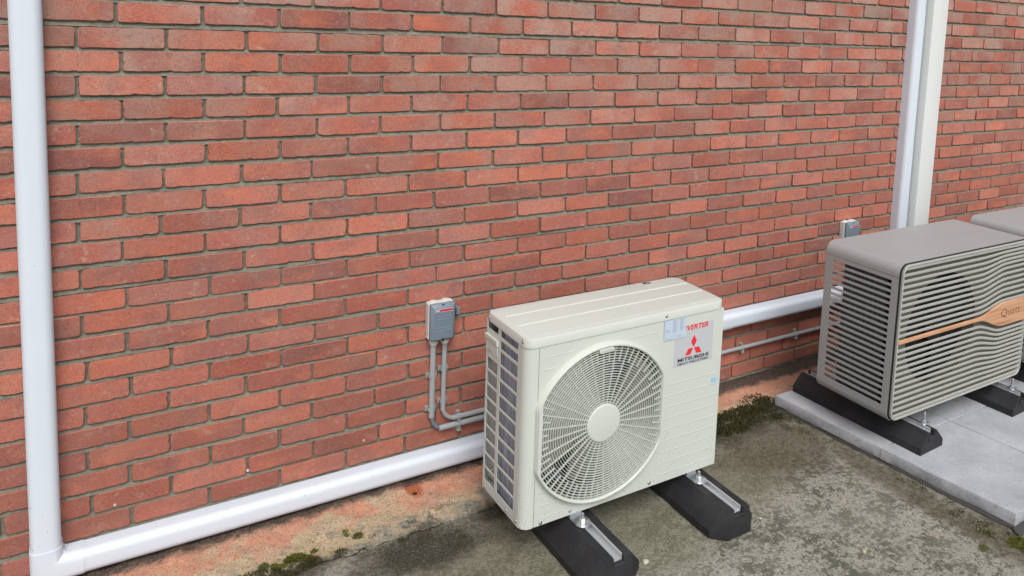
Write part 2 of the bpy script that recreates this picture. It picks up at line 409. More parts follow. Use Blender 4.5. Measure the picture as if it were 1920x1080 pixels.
# ------------------------------------------------------------------ ground
NG = {k: np.random.RandomState(k).rand(257, 257) for k in range(1, 8)}
def vnoise(X, Y, sc, seed):
    G = NG[seed]
    x = X*sc; y = Y*sc; xi = np.floor(x).astype(int); yi = np.floor(y).astype(int); fx = x-xi; fy = y-yi
    fx = fx*fx*(3-2*fx); fy = fy*fy*(3-2*fy)
    g = lambda a, b: G[a % 257, b % 257]
    return (g(xi,yi)*(1-fx)+g(xi+1,yi)*fx)*(1-fy)+(g(xi,yi+1)*(1-fx)+g(xi+1,yi+1)*fx)*fy - .5
def ground_h(X, Y):
    h = .016*np.clip((Y+.30)/.26, 0, 1)**1.3
    h += .006*vnoise(X, Y, 4, 1) + .0036*vnoise(X, Y, 17, 2) + .0022*vnoise(X, Y, 55, 3)
    near = np.clip((Y+.32)/.1, 0, 1)
    h += near*(.010*vnoise(X, Y, 22, 4) + .007*vnoise(X, Y, 60, 5))
    h -= .005*np.exp(-((Y+.325+.02*vnoise(X, Y, 7, 6))/.008)**2)
    return h - .002
xs = np.concatenate([-np.geomspace(60, .62, 26), np.arange(-.6, 3.1, .0085), np.arange(3.1, 5.5, .03), np.geomspace(5.6, 60, 22)])
ys = np.concatenate([-np.geomspace(60, 2.3, 26), np.arange(-2.28, .03, .0085), np.geomspace(.05, 60, 14)])
GX, GY = np.meshgrid(xs, ys, indexing='ij')
GH = ground_h(GX, GY)
nx, ny = GX.shape
me = bpy.data.meshes.new('ground'); co = np.stack([GX, GY, GH], -1).reshape(-1, 3)
I, J = np.meshgrid(np.arange(nx-1), np.arange(ny-1), indexing='ij'); a = (I*ny+J).ravel()
q = np.stack([a, a+ny, a+ny+1, a+1], 1)
me.vertices.add(len(co)); me.vertices.foreach_set('co', co.ravel())
me.loops.add(q.size); me.loops.foreach_set('vertex_index', q.ravel())
me.polygons.add(len(q)); me.polygons.foreach_set('loop_start', np.arange(len(q))*4)
me.polygons.foreach_set('use_smooth', np.ones(len(q), bool)); me.update(); me.validate()
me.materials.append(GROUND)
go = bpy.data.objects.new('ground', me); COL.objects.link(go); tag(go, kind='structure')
gh = lambda x, y: float(ground_h(np.array([x]), np.array([y]))[0]) - DZ   # calibrated z of the ground

# ------------------------------------------------------------------ brick wall
CR, PT = .0717, .22
MJ = {0: [0.101,0.327,0.549,0.772,0.99,1.212,1.43,1.645,1.865,2.084,2.303,2.522,2.746,2.97,3.2,3.418,3.643], 1: [0.004,0.228,0.451,0.671,0.886,1.106,1.329,1.546], 2: [0.11,0.329,0.553,0.775,0.996,1.214,1.431,1.649], 3: [0.001,0.224,0.443,0.663,0.886,1.101,1.32,1.54,1.759], 4: [0.111,0.329,0.543,0.773,0.993,1.209,1.43,1.645], 5: [-0.001,0.223,0.446,0.667,0.882,1.104,1.321,1.537,1.753,1.975,2.192,2.412,2.636,2.861,3.087,3.313,3.541], 6: [0.109,0.333,0.552,0.77,0.994,1.208,1.422,1.642], 7: [-0.004,0.214,0.434,0.652,0.874,1.097,1.319,1.533,1.742], 8: [0.11,0.326,0.549], 9: [-0.007,0.204,0.429,0.648], 10: [0.103,0.327,0.55], 11: [-0.005,0.216,0.441], 12: [0.111,0.337,0.555], 13: [-0.003,0.221,0.446], 14: [0.108,0.333,0.548], 15: [0.003,0.227,0.45], 16: [0.115,0.336,0.554]}
MZ = {0: .0013, 1: -.0032, 2: -.0016, 3: -.0007, 4: .0006, 5: .001, 6: .0017, 7: -.0002, 8: -.0021, 9: .0003, 10: .002, 11: -.001, 12: -.0033, 13: .0004, 14: .0011, 15: -.0018, 16: -.0025}
WX0, WX1, R0, R1 = -2.6, 6.6, -9, 23
wall = thing('brick_wall', 'long red brick wall with grey mortar joints behind the outdoor units', 'wall', (2.65, 0, -DZ))
mw = MB(); mw.box(WX0, WX1, .0085, .22, -DZ-.05, -R0*CR+.05)
obj('mortar', mw, MORTAR, wall, smooth=0)
mj = MB(); rj = random.Random(5)
for r in range(R0, R1+1):          # bed joints struck back under the brick above, near flush with the brick below
    zb = -r*CR - CR/2; n_ = int((WX1-WX0)/.018); a_, b_, c_ = [], [], []
    w1 = rj.uniform(0, 9)
    for k in range(n_+1):
        x = WX0 + (WX1-WX0)*k/n_; wv = .0012*math.sin(x*9+w1) + rj.uniform(-.0010, .0010)
        a_.append((x, .0022 + wv + rj.uniform(-.001, .0012), zb - .0078 + rj.uniform(-.0016, .0010)))
        c_.append((x, .0062 + wv + rj.uniform(-.0012, .0012), zb + .0018 + rj.uniform(-.0022, .0022)))
        b_.append((x, .0118, zb + .0070))
    mj.loft([[(x, .014, z-.002) for x, y, z in a_], a_, c_, b_], close=False)
tag(obj('bed_joints', mj, MORTAR, wall, 60), kind='stuff')
rb = random.Random(11)
def brick_mb(seed, L=.2095, H=.0590):
    r = random.Random(seed); pts = []
    nl, nh = 17, 5
    P = [(-L/2 + L*i/nl, -H/2) for i in range(nl)] + [(L/2, -H/2 + H*i/nh) for i in range(nh)] + [(L/2 - L*i/nl, H/2) for i in range(nl)] + [(-L/2, H/2 - H*i/nh) for i in range(nh)]
    lowwave = [r.uniform(-.0022, .0016) for _ in range(nl+1)]
    for k, (x, z) in enumerate(P):
        cx, cz = abs(x) > L/2-1e-6, abs(z) > H/2-1e-6
        if cx and cz: x *= 1-.0022/(L/2); z *= 1-.0022/(H/2)
        amp = .0011 if z < 0 else .0005
        chip = r.uniform(.0012, .0032) if r.random() < .05 else 0
        wv = (.0005 if z < 0 else .0)*math.sin(x*75 + seed*1.7) if cz else .0004*math.sin(z*60+seed)
        pts.append((x + r.uniform(-.0006, .0006) + (wv if cx else 0) - (chip*(1 if x > 0 else -1) if cx else 0), z + r.uniform(-amp, amp) + (wv if cz and not cx else 0) - (chip*(1 if z > 0 else -1) if cz else 0)))
    n = len(pts); tx, tz = r.uniform(-.004, .004), r.uniform(-.012, .012)
    mb = MB()
    inn = [(x*(1-.0018/(L/2)), z*(1-.0016/(H/2))) for x, z in pts]
    fy = lambda x, z: -.0012 + tx*x + tz*z + r.uniform(-.0006, .0006)
    loops = [[(x, .030, z) for x, z in pts], [(x, .0006 + r.uniform(-.0005, .0005), z) for x, z in pts], [(x, fy(x, z), z) for x, z in inn]]
    mb.loft(loops, False, True)
    return mb
protos = [brick_mb(100+k) for k in range(14)]
pm = [p.mesh('brick', (0, 0, DZ), 16) for p in protos]
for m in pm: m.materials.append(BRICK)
from bpy_extras.object_utils import world_to_camera_view
bpy.context.view_layer.update()
bricks = []
for r in range(R0, R1+1):
    offs = .11 if r % 2 == 0 else 0.0
    meas = MJ.get(r, []); sh = rb.uniform(-.006, .006)
    if meas:
        sh = sum(m - (i*PT+offs) for i, m in enumerate(meas))/len(meas)
    def joint(i):
        if 0 <= i < len(meas): return meas[i]
        return i*PT + offs + sh + rb.uniform(-.005, .005)
    zc = -r*CR + MZ.get(r, rb.uniform(-.0015, .0015))
    i0 = math.floor((WX0-offs)/PT)+1; prev = joint(i0)
    while True:
        i0 += 1; nx_ = joint(i0)
        if nx_ > WX1: break
        gap = rb.uniform(.0065, .0105) if rb.random() < .85 else rb.uniform(.004, .0065)
        bricks.append((prev, nx_, gap, zc + rb.uniform(-.0012, .0012), rb.uniform(.965, 1.03), rb.uniform(-.004, .004), rb.uniform(-.0022, .0016), rb.randrange(14)))
        prev = nx_
def shown(b):
    x, z = (b[0]+b[1])/2, b[3]+DZ
    p = world_to_camera_view(S, cam, Vector((x, 0, z)))
    if not (-.03 < p.x < 1.02 and -.03 < p.y < 1.04): return 0
    if -.155 < b[0] and b[1] < -.07: return 0
    a_ = world_to_camera_view(S, cam, Vector((b[0], 0, z))); c_ = world_to_camera_view(S, cam, Vector((b[1], 0, z)))
    d_ = world_to_camera_view(S, cam, Vector((x, 0, z+.03)))
    hid = 1.5 < x < 2.45 and b[3] < -1.25          # behind the cream unit
    return abs(c_.x-a_.x)*1024*abs(d_.y-p.y)*576*(0 if hid else 1)
order = sorted(range(len(bricks)), key=lambda k: -shown(bricks[k]))
ind = set(order[:300])
rest = MB()
wl = wall.location
for k, b in enumerate(bricks):
    j0, j1, gap, zc, sz, rot, dy, v = b
    L = (j1-j0-gap)/.2095; cx = (j0+j1)/2
    if k in ind:
        o = bpy.data.objects.new('brick', pm[v]); COL.objects.link(o); o.parent = wall
        o.location = (cx-wl[0], dy-wl[1], zc+DZ-wl[2]); o.scale = (L, 1, sz); o.rotation_euler = (0, rot, 0)
    else:
        cr, sr = math.cos(rot), math.sin(rot)
        rest.add([(cx + (x*L)*cr + (z*sz)*sr, y+dy, zc - (x*L)*sr + (z*sz)*cr) for x, y, z in protos[v].v], protos[v].f)
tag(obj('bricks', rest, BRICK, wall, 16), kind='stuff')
for (px_, pz_, lab) in ((.065, -1.525, 'white wall plug nearest the left corner of the white trunking'), (.446, -1.523, 'middle one of three white wall plugs above the trunking'), (.835, -1.520, 'white wall plug in a low brick, nearest to the grey conduits')):
    m_ = MB(); m_.lathe((px_, .002, pz_), (0,-1,0), [(.0036,0),(.0036,.0046),(.0026,.0048),(.0023,.0008)], 12, False, True)
    solo('wall_plug', m_, WHT, (px_, 0, pz_), lab, 'wall plug', 'white wall plugs in the bricks')

# ------------------------------------------------------------------ white trunking on the wall
def trunk_prof(wd, dp, r, back=.001):
    h = wd/2; pts = [(-h, -back)]
    for k in range(9):
        a = PI/2*k/8; pts.append((-h + r - r*math.cos(a), -dp + r - r*math.sin(a)))
    for k in range(9):
        a = PI/2*(1-k/8); pts.append((h - r + r*math.cos(a), -dp + r - r*math.sin(a)))
    return pts + [(h, -back)]
def sweep(mb, prof, path):
    """path: list of ((x,z),(dirx,dirz)); profile u is laid across to the left of travel, v is the depth (y)"""
    loops = []
    for (x, z), (dx, dz) in path:
        l = 1 if abs(dx) + abs(dz) > 1.5 else math.hypot(dx, dz)      # 1 at a mitred corner
        nx_, nz_ = -dz/l, dx/l
        loops.append([(x + u*nx_, v, z + u*nz_) for u, v in prof])
    mb.loft(loops, True, True)
P75 = trunk_prof(.076, .065, .024); P80 = trunk_prof(.0805, .0675, .026, .0005)
def elbow_path(cx, cz, x1, z1, r, side):
    """from (cx,z1) straight down to a bend, then along x to x1; side +1 turns right"""
    return [((cx, z1), (0, -1)), ((cx, cz), (side, -1)), ((x1, cz), (side, 0))]
ZL, ZR = -1.6525, -1.362
t1 = thing('pipe_trunking', 'white trunking down the left side of the photo, turning right low along the wall', 'pipe trunking', (-.111, 0, ZL))
m_ = MB(); sweep(m_, P75, [((-.111, .75), (0,-1)), ((-.111, ZL+.064), (0,-1))]); obj('vertical_cover', m_, PVC, t1)
m_ = MB(); sweep(m_, P75, [((-.024, ZL), (1,0)), ((2.05, ZL), (1,0))]); obj('horizontal_cover', m_, PVC, t1)
m_ = MB(); sweep(m_, P80, elbow_path(2.10, ZL, 2.03, ZL+.068, .052, -1)); obj('elbow', m_, PVC, t1)
m_ = MB(); sweep(m_, P75, [((2.10, ZR-.044), (0,-1)), ((2.10, ZL+.064), (0,-1))]); obj('riser_cover', m_, PVC, t1)
m_ = MB(); sweep(m_, P80, elbow_path(-.111, ZL, -.018, ZL+.068, .052, 1))
fi = [(-.0705 + .014*(1-math.cos(PI/2*k/5)), ZL+.0402+.014*(1-math.sin(PI/2*k/5))) for k in range(6)] + [(-.0712, ZL+.0395)]
m_.loft([[(x, y, z) for x, z in fi] for y in (-.040, -.001)], True, True); obj('elbow', m_, PVC, t1)
t2 = thing('pipe_trunking', 'white trunking behind the grey slatted units, running low then rising on the right', 'pipe trunking', (3.81, 0, ZR))
m_ = MB(); sweep(m_, P75, [((2.061, ZR), (1,0)), ((3.75, ZR), (1,0))]); obj('horizontal_cover', m_, PVC, t2)
m_ = MB(); sweep(m_, P80, [((2.30, ZR), (1,0)), ((2.565, ZR), (1,0))]); obj('coupling', m_, PVC, t2)
m_ = MB(); sweep(m_, P80, elbow_path(3.81, ZR, 3.72, ZR+.06, .052, -1)); obj('elbow', m_, PVC, t2)
m_ = MB(); sweep(m_, P75, [((3.81, .75), (0,-1)), ((3.81, ZR+.055), (0,-1))]); obj('vertical_cover', m_, PVC, t2)
t3 = thing('flat_duct', 'warm white square vertical duct to the right of the rounded trunking', 'duct', (3.925, 0, -1.70))
m_ = MB(); pr = [(x, y) for x, y in rrect(3.862, 3.992, -.094, -.0008, .004, 2)]
m_.loft([[(x, y, -1.66) for x, y in pr], [(x, y, .75) for x, y in pr]], True, True); obj('cover', m_, PVC2, t3)
m_ = MB(); m_.box(3.8605, 3.8615, -.060, -.030, -1.66, .75); obj('side_seam', m_, PVC2, t3)

# ------------------------------------------------------------------ conduits, clips, isolator switches
def pipe(name, pts, r, par): m = MB(); m.tube(pts, r, 14); return obj(name, m, PIPEG, par, 60)
def bend_pts(x0, z0, x1, z1, y):
    pts = []
    for k in range(9):
        a = PI/2*k/8; pts.append((x0 + (x1-x0)*(1-math.cos(a)), y, z0 + (z1-z0)*math.sin(a)))
    return pts
for (xv, zt, zb, xb, zh, rr, rc, lab, cc) in ((1.088, -1.20, -1.487, 1.118, -1.540, .0112, .0068, 'grey conduit from the left gland of the switch, its bend showing dark cable', SWC), (1.133, -1.20, -1.470, 1.172, -1.5115, .0098, .0085, 'grey conduit from the right gland of the switch, upper of the two running right', PIPEG)):
    t = thing('conduit', lab, 'conduit', (xv, 0, zh), 'grey conduits on the wall')
    pipe('vertical_pipe', [(xv-.004*(zt-z), -.016, z) for z in (zt, zb)], rr, t)
    m_ = MB(); m_.tube(bend_pts(xv, zb+.01, xb+.012, zh, -.016), rc, 12); obj('cable_bend', m_, cc, t, 60)
    pipe('horizontal_pipe', [(xb, -.016, zh), (2.066, -.016, zh)], rr, t)
t = thing('conduit', 'thin grey conduit under the white trunking right of the cream unit', 'conduit', (2.6, 0, -1.527), 'grey conduits on the wall')
pipe('horizontal_pipe', [(2.134, -.018, -1.527), (3.9, -.018, -1.527)], .0095, t)
def clip(x, z, rot, lab, r=.0115, par=None):
    """saddle clip: a base on the wall, two curved jaws beside the pipe; rot 0 = vertical pipe"""
    t = thing('conduit_clip', lab, 'pipe clip', (x, 0, z), 'grey clips holding the conduits')
    def P(u, y, v): return (x+u, y, z+v) if rot == 0 else (x+v, y, z-u)
    def bx(mb, u0, u1, y0, y1, v0, v1):
        vs = [P(u, y, v) for u in (u0, u1) for y in (y0, y1) for v in (v0, v1)]
        mb.add(vs, [(0,1,3,2),(4,6,7,5),(0,4,5,1),(2,3,7,6),(0,2,6,4),(1,5,7,3)])
    m = MB(); bx(m, -r-.011, r+.012, -.005, .004, -.008, .008); bx(m, -r-.011, -r-.007, -.014, -.004, -.008, .008)
    if rot: bx(m, r+.0045, r+.016, -.026, -.004, -.007, .007)
    obj('clip_base', m, CLIPG, t)
    for s_ in (-1, 1):
        m = MB(); loops = []
        for k in range(6):
            a = math.radians(20 + 24*k); u = s_*math.sin(a)*(r+.0012); y = -.016 + math.cos(a)*(r+.0012)
            u2 = s_*math.sin(a)*(r+.0036); y2 = -.016 + math.cos(a)*(r+.0036)
            loops.append([P(u, y, -.007), P(u, y, .007), P(u2, y2, .007), P(u2, y2, -.007)])
        m.loft(loops, True, True); obj('clip_jaw', m, CLIPG, t)
clip(1.0862, -1.320, 0, 'upper grey clip on the left vertical conduit')
clip(1.1322, -1.302, 0, 'upper grey clip on the right vertical conduit', .010)
clip(1.0855, -1.452, 0, 'lower grey clip on the left vertical conduit')
clip(1.1315, -1.432, 0, 'lower grey clip on the right vertical conduit', .010)
clip(1.196, -1.5115, 1, 'clip on the upper horizontal conduit beside the cream unit', .010)
clip(1.196, -1.540, 1, 'clip on the lower horizontal conduit beside the cream unit', .0115)
clip(2.680, -1.527, 1, 'clip on the thin low conduit, nearer the cream unit', .0097)
clip(3.055, -1.527, 1, 'clip on the thin low conduit, nearer the grey unit', .0097)

sw = thing('isolator_switch', 'blue grey isolator switch with red stripe on the wall left of the cream unit', 'switch', (1.11, 0, -1.20), 'isolator switches on the wall')
X0, X1, Zt, Zb = 1.061, 1.158, -1.032, -1.172
m_ = MB(); m_.box(X0, X1, -.034, -.0005, Zb, Zt, .003)
for xc in (1.085, 1.133): m_.lathe((xc, -.018, Zt-.002), (0,0,1), [(.0165,0),(.0165,.005),(.012,.0065)], 16, False, True)
obj('base_box', m_, SWB, sw)
m_ = MB()
def cl(x0, x1, z0, z1, y): return [(x, y, z) for x, z in rrect(x0, x1, z0, z1, .004, 2)]
m_.loft([cl(X0+.002, X1+.001, Zb-.003, Zt-.001, -.034), cl(X0+.002, X1+.001, Zb-.003, Zt-.001, -.047), cl(X0+.013, X1-.010, Zb+.006, Zt-.014, -.058)], True, True)
cov = obj('cover', m_, SWC, sw, 25)
RID = plain('switch_ridge', (.24,.30,.36), .4)
for z in (-1.078, -1.089, -1.122, -1.132): m_ = MB(); m_.box(X0+.020, X1-.016, -.0592, -.0578, z-.0008, z+.0008); obj('ridge', m_, RID, cov, 0)
for z in (-1.040, -1.168): m_ = MB(); m_.box(1.106, 1.114, -.0590 if z < -1.1 else -.052, -.044, z-.006, z+.005); obj('cover_screw', m_, DARK, cov, 0)
ZS = -1.0555
pl = plate('white_edge', [(X0+.0135, ZS-.0055), (X1-.0105, ZS-.0055), (X1-.0105, ZS+.0055), (X0+.0135, ZS+.0055)], -.0578, WHT, sw, .0006)
plate('red_stripe', [(X0+.0155, ZS-.0040), (X1-.0112, ZS-.0040), (X1-.0112, ZS+.0043), (X0+.0155, ZS+.0043)], -.0584, REDD, pl, .0005)
plate('logo_field', [(X0+.0142, ZS-.0046), (X0+.0335, ZS-.0046), (X0+.0335, ZS+.0046), (X0+.0142, ZS+.0046)], -.0584, SWC, pl, .0008)
text('ABB', 'lettering', WHT, sw, X0+.0168, X0+.0315, ZS-.0028, ZS+.0028, -.0593, .0004, .02)
m_ = MB(); m_.lathe((X1+.0005, -.030, -1.088), (1,0,0), [(.010,0),(.010,.008),(.006,.010)], 14); obj('shaft', m_, DARK, sw)
m_ = MB(); m_.box(X1+.009, X1+.024, -.045, -.017, -1.088, -1.060, .002); obj('handle', m_, SWC, sw)
for xc in (1.088, 1.133):
    m_ = MB(); m_.lathe((xc, -.018, Zb+.001), (0,0,-1), [(.0185,0),(.0185,.010),(.0175,.018),(.0140,.028),(.0105,.0285)], 18); obj('cable_gland', m_, SWB, sw)
m_ = MB()
for k in range(9): m_.box(X0-.0006, X0+.0004, -.017, -.010, -1.068-.0085*k-.0025, -1.068-.0085*k)
m_.box(X0-.0006, X0+.0004, -.012, -.004, -1.160, -1.149)
tag(obj('side_print', m_, INK, sw, 0), kind='stuff')
sw2 = copy_tree(sw); sw2.location.x += 2.288; sw2.location.z += .068
sw2['label'] = 'blue grey isolator switch half hidden behind the nearer grey slatted unit'

# ------------------------------------------------------------------ rubber supports
AX0, AX1, AF, AR, AB, AT = 1.136, 1.944, -.670, -.375, -1.589, -.952
def support(x, yr, yf, zb, H, bw, tw, lip, label, group, cham=True):
    """long black rubber block along y with an aluminium rail let into its top"""
    t = thing('rubber_support', label, 'rubber support', (x, (yr+yf)/2, zb), group)
    m = MB(); s_ = .019; d_ = .020    # channel half width / depth
    def sec(y, kb, kt, dy_top):
        b, tp = bw*kb, tw*kt
        return [(x-b, y, zb), (x+b, y, zb), (x+b, y, zb+lip), (x+tp, y+dy_top, zb+H-.004), (x+tp-.004, y+dy_top, zb+H), (x+s_, y+dy_top, zb+H), (x+s_, y+dy_top, zb+H-d_), (x-s_, y+dy_top, zb+H-d_), (x-s_, y+dy_top, zb+H), (x-tp+.004, y+dy_top, zb+H), (x-tp, y+dy_top, zb+H-.004), (x-b, y, zb+lip)]
    n = 10; loops = []
    e = .045
    if cham:
        loops.append(sec(yf, tw/bw*1.02, 1, .012)); loops.append(sec(yf+e, 1, 1, 0))
    else:
        loops.append(sec(yf, 1, 1, .004))
    for k in range(1, n): 
        y = yf + (yr-yf)*k/n
        if cham and (y < yf+e+.01 or y > yr-e-.01): continue
        loops.append(sec(y, 1, 1, 0))
    if cham: loops.append(sec(yr-e, 1, 1, 0)); loops.append(sec(yr, tw/bw*1.02, 1, -.012))
    else: loops.append(sec(yr, 1, 1, -.004))
    m.loft(loops, True, True); obj('rubber_block', m, RUBBER, t, 30)
    blk = bpy.data.objects[t.children[0].name]
    m = MB(); m.box(x-s_-.004, x+s_+.004, yf-.0012, yf+.010, zb+H-d_-.018, zb+H-d_-.0005, .002) if not cham else m.box(x-s_-.003, x+s_+.003, yf+.006, yf+.016, zb+H-d_-.010, zb+H-d_-.0005, .002)
    ORI[blk.name] = ORI[t.name]; obj('end_lug', m, RUBBER, blk, 20)
    for k in range(4):
        yk = yf + (yr-yf)*(.22+.19*k)
        m = MB(); m.loft([[(x-bw-.0012, yk-a, zb+.0005), (x-bw-.0012, yk+a, zb+.0005), (x-bw-.0012, yk+a*.7, zb+h), (x-bw-.0012, yk-a*.7, zb+h)] if q else [(x-bw+.004, yk-a, zb+.0005), (x-bw+.004, yk+a, zb+.0005), (x-bw+.004, yk+a*.7, zb+h), (x-bw+.004, yk-a*.7, zb+h)] for q, a, h in ((0, .016, .010), (1, .014, .008))], True, True)
        obj('drain_notch', m, DARK, blk, 0)
    m = MB(); r0, r1 = yf+.022, yr-.022; th = .0022; a = s_-.0012; z1 = zb+H+.0012; z0 = zb+H-d_+.001
    pr = [(-a, z0), (a, z0), (a, z1), (a-.006, z1), (a-.006, z1-th), (a-th, z1-th), (a-th, z0+th), (-a+th, z0+th), (-a+th, z1-th), (-a+.006, z1-th), (-a+.006, z1), (-a, z1)]
    m.loft([[(x+u, y, z) for u, z in pr] for y in (r0, r1)], True, True); obj('rail', m, ALU, t, 20)
    return t
def bolt(t, x, y, z, h=.03, big=True):
    b = MB()
    if big: 
        b.lathe((x, y, z), (0,0,1), [(.026,0),(.026,.003)], 20)
        b.lathe((x, y, z+.0032), (0,0,1), [(.0115,0),(.0115,.008),(.0100,.0095)], 6)
    else:
        b.box(x-.022, x+.022, y-.016, y+.016, z, z+.004, .001)
        b.lathe((x, y, z+.0042), (0,0,1), [(.0105,0),(.0105,.008),(.009,.0095)], 6)
    b.lathe((x, y, z+.012), (0,0,1), [(.0052,0),(.0052,h-.002),(.0042,h)], 10)
    return obj('bolt', b, ZINC, t, 40)
GZ = -DZ
s1 = support(1.364, -.300, -.905, GZ+.001, .0955, .105, .051, .026, 'black rubber support under the fan side of the cream unit', 'black rubber supports under the units')
s2 = support(1.866, -.300, -.905, GZ+.001, .0955, .100, .051, .026, 'black rubber support under the badge side of the cream unit', 'black rubber supports under the units')
for s_, x in ((s1, 1.352), (s2, 1.852)): bolt(s_, x, -.692, AB-.0234, .020)
QS = -1.655
s3 = support(2.860, -.285, -.956, QS, .082, .080, .036, .030, 'black rubber support on the paving under the left of the nearer grey unit', 'black rubber supports under the units', False)
s4 = support(3.535, -.285, -.960, QS, .082, .080, .036, .030, 'black rubber support on the paving under the right of the nearer grey unit', 'black rubber supports under the units', False)
for s_, x in ((s3, 2.892), (s4, 3.560)): bolt(s_, x, -.893, QS+.0835, .036, False)
s3.rotation_euler.z = math.radians(3.0); s4.rotation_euler.z = math.radians(2.2)
for s_, src, lab in ((None, s3, 'left black rubber support of the grey slatted unit cut off by the photo edge'), (None, s4, 'right black rubber support of the grey slatted unit cut off by the photo edge')):
    c_ = copy_tree(src); c_.location.x += 1.085; c_['label'] = lab

# ------------------------------------------------------------------ paving slabs on a rubber mat
def lerp(a, b, t): return a + (b-a)*t
XS = [2.660, 3.140, 3.630, 4.120, 4.610]; YS = [-.276, -.834, -1.384]
def corner(i, j):
    sk = [(-.0, 0), (.046, 0), (.104, 0)][j]
    return (XS[i] + sk[0]*(1 if i < 1 else .9), YS[j] + (-.004*i if j == 1 else 0))
names = [['rear left corner slab under the nearer grey unit', 'front left corner slab with its pale corner in view'], ['slab behind the open joint, between the feet of the nearer grey unit', 'slab in front of the nearer grey unit, second from the left edge'], ['rear slab under the right foot of the nearer grey unit', 'front slab ahead of the right foot of the nearer grey unit'], ['rear slab under the unit cut off by the photo edge', 'front slab ahead of the unit cut off by the photo edge']]
for i in range(4):
    for j in range(2):
        c4 = [corner(i, j), corner(i+1, j), corner(i+1, j+1), corner(i, j+1)]
        cx = sum(p[0] for p in c4)/4; cy = sum(p[1] for p in c4)/4
        def ring(g, z, jit=0.0, n=14, seed=0):
            r = random.Random(seed+i*7+j); out = []
            for k in range(4):
                p, q_ = c4[k], c4[(k+1) % 4]
                for s_ in range(n):
                    x, y = lerp(p[0], q_[0], s_/n), lerp(p[1], q_[1], s_/n)
                    L = math.hypot(x-cx, y-cy); 
                    sx = (abs(x-cx)-g)/abs(x-cx) if abs(x-cx) > .02 else 1; sy = (abs(y-cy)-g)/abs(y-cy) if abs(y-cy) > .02 else 1
                    on_x = k in (1, 3)
                    out.append((cx+(x-cx)*(sx if on_x or s_ == 0 else 1) + r.uniform(-jit, jit), cy+(y-cy)*(sy if (not on_x) or s_ == 0 else 1) + r.uniform(-jit, jit), z + r.uniform(-jit, jit)))
            return out
        dz = random.uniform(-.0012, .0012)
        m_ = MB(); m_.loft([ring(.0045, GZ+.0105, .0012, seed=5), ring(.0028, GZ+.014, .0016, seed=3), ring(.0022, QS-.005+dz, .0006, seed=1), ring(.0045, QS-.0005+dz, .0004, seed=2)], True, True)
        solo('paving_slab', m_, CONC, (cx, cy, GZ+.0105), 'grey concrete ' + names[i][j], 'paving slab', 'concrete slabs under the grey units', 30)
m_ = MB(); r = random.Random(4); lo = []
for (zz, g) in ((GZ-.004, 0.004), (GZ+.008, 0), (GZ+.0098, -.012)):
    pts = []
    for k in range(120):
        s_ = k/120
        if s_ < .4: t_ = s_/.4; x, y = lerp(2.655, 2.765, t_) + .006 - .014*t_ - g, lerp(-.262, -1.40, t_)
        elif s_ < .6: t_ = (s_-.4)/.2; x, y = lerp(2.74, 4.72, t_), -1.412 - g
        elif s_ < .8: t_ = (s_-.6)/.2; x, y = 4.72 + g, lerp(-1.41, -.26, t_)
        else: t_ = (s_-.8)/.2; x, y = lerp(4.72, 2.645, t_), -.262 + g
        pts.append((x + r.uniform(-.004, .004), y + r.uniform(-.004, .004), zz + r.uniform(-.0012, .0004)))
    lo.append(pts)
m_.loft(lo, False, True)
solo('rubber_mat', m_, plain('dusty_granulate', (.060,.058,.052), .9, var=.5, grain=260, bump=.002), (3.7, -.83, GZ), 'thin black granulate mat showing under the edge of the grey slabs', 'rubber mat')

# ------------------------------------------------------------------ cream outdoor unit
ac = thing('heat_pump_unit', 'cream outdoor unit with one round fan grille and red three diamond badge', 'heat pump', ((AX0+AX1)/2, (AF+AR)/2, AB))
LB = AT - .030                                   # lower edge of the lid
m_ = MB()
def plan(g, r, z): return [(x, y, z) for x, y in rrect(AX0+g, AX1-g, AF+g, AR-g, max(r-g, .004), 7)]
m_.loft([plan(.004, .030, LB), plan(-.0025, .031, LB), plan(-.0025, .031, AT-.0045), plan(-.0008, .030, AT-.0012), plan(.0035, .029, AT)], True, True)
lid = obj('top_panel', m_, CREAM, ac, 40)
for y0 in (-.459, -.549, -.644):
    m_ = MB(); hw = .0032 if y0 > -.6 else .005
    m_.loft([[(x, y0-hw, AT-.0002), (x, y0, AT+.0020), (x, y0+hw, AT-.0002)] for x in (1.160, 1.935)], True, True); obj('bead', m_, CREAM, lid, 60)
# front panel with a round opening clipped at both sides
FC = (1.425, -1.288); RO, RI = .274, .262; CLIPO = (1.1725, 1.6745); CLIPI = (1.191, 1.6605)
NA = 144; ang = [2*PI*k/NA for k in range(NA)]
def rad(a, R, clip):
    c_, r = math.cos(a), R
    if c_ > 1e-6: r = min(r, (clip[1]-FC[0])/c_)
    if c_ < -1e-6: r = min(r, (clip[0]-FC[0])/c_)
    return r
def circ(R, clip, y): return [(FC[0]+rad(a, R, clip)*math.cos(a), y, FC[1]+rad(a, R, clip)*math.sin(a)) for a in ang]
PX0, PX1, PZ0, PZ1 = 1.1795, AX1-.001, AB+.001, LB-.0015
def edge_pt(a):
    c_, s_ = math.cos(a), math.sin(a); t_ = 9
    if c_ > 1e-9: t_ = min(t_, (PX1-FC[0])/c_)
    if c_ < -1e-9: t_ = min(t_, (PX0-FC[0])/c_)
    if s_ > 1e-9: t_ = min(t_, (PZ1-FC[1])/s_)
    if s_ < -1e-9: t_ = min(t_, (PZ0-FC[1])/s_)
    return [FC[0]+c_*t_, FC[1]+s_*t_]
outer = [edge_pt(a) for a in ang]
for cx, cz in ((PX0,PZ0),(PX0,PZ1),(PX1,PZ0),(PX1,PZ1)):
    k = min(range(NA), key=lambda k: math.hypot(outer[k][0]-cx, outer[k][1]-cz)); outer[k] = [cx, cz]
CI2 = (1.1885, 1.6630)
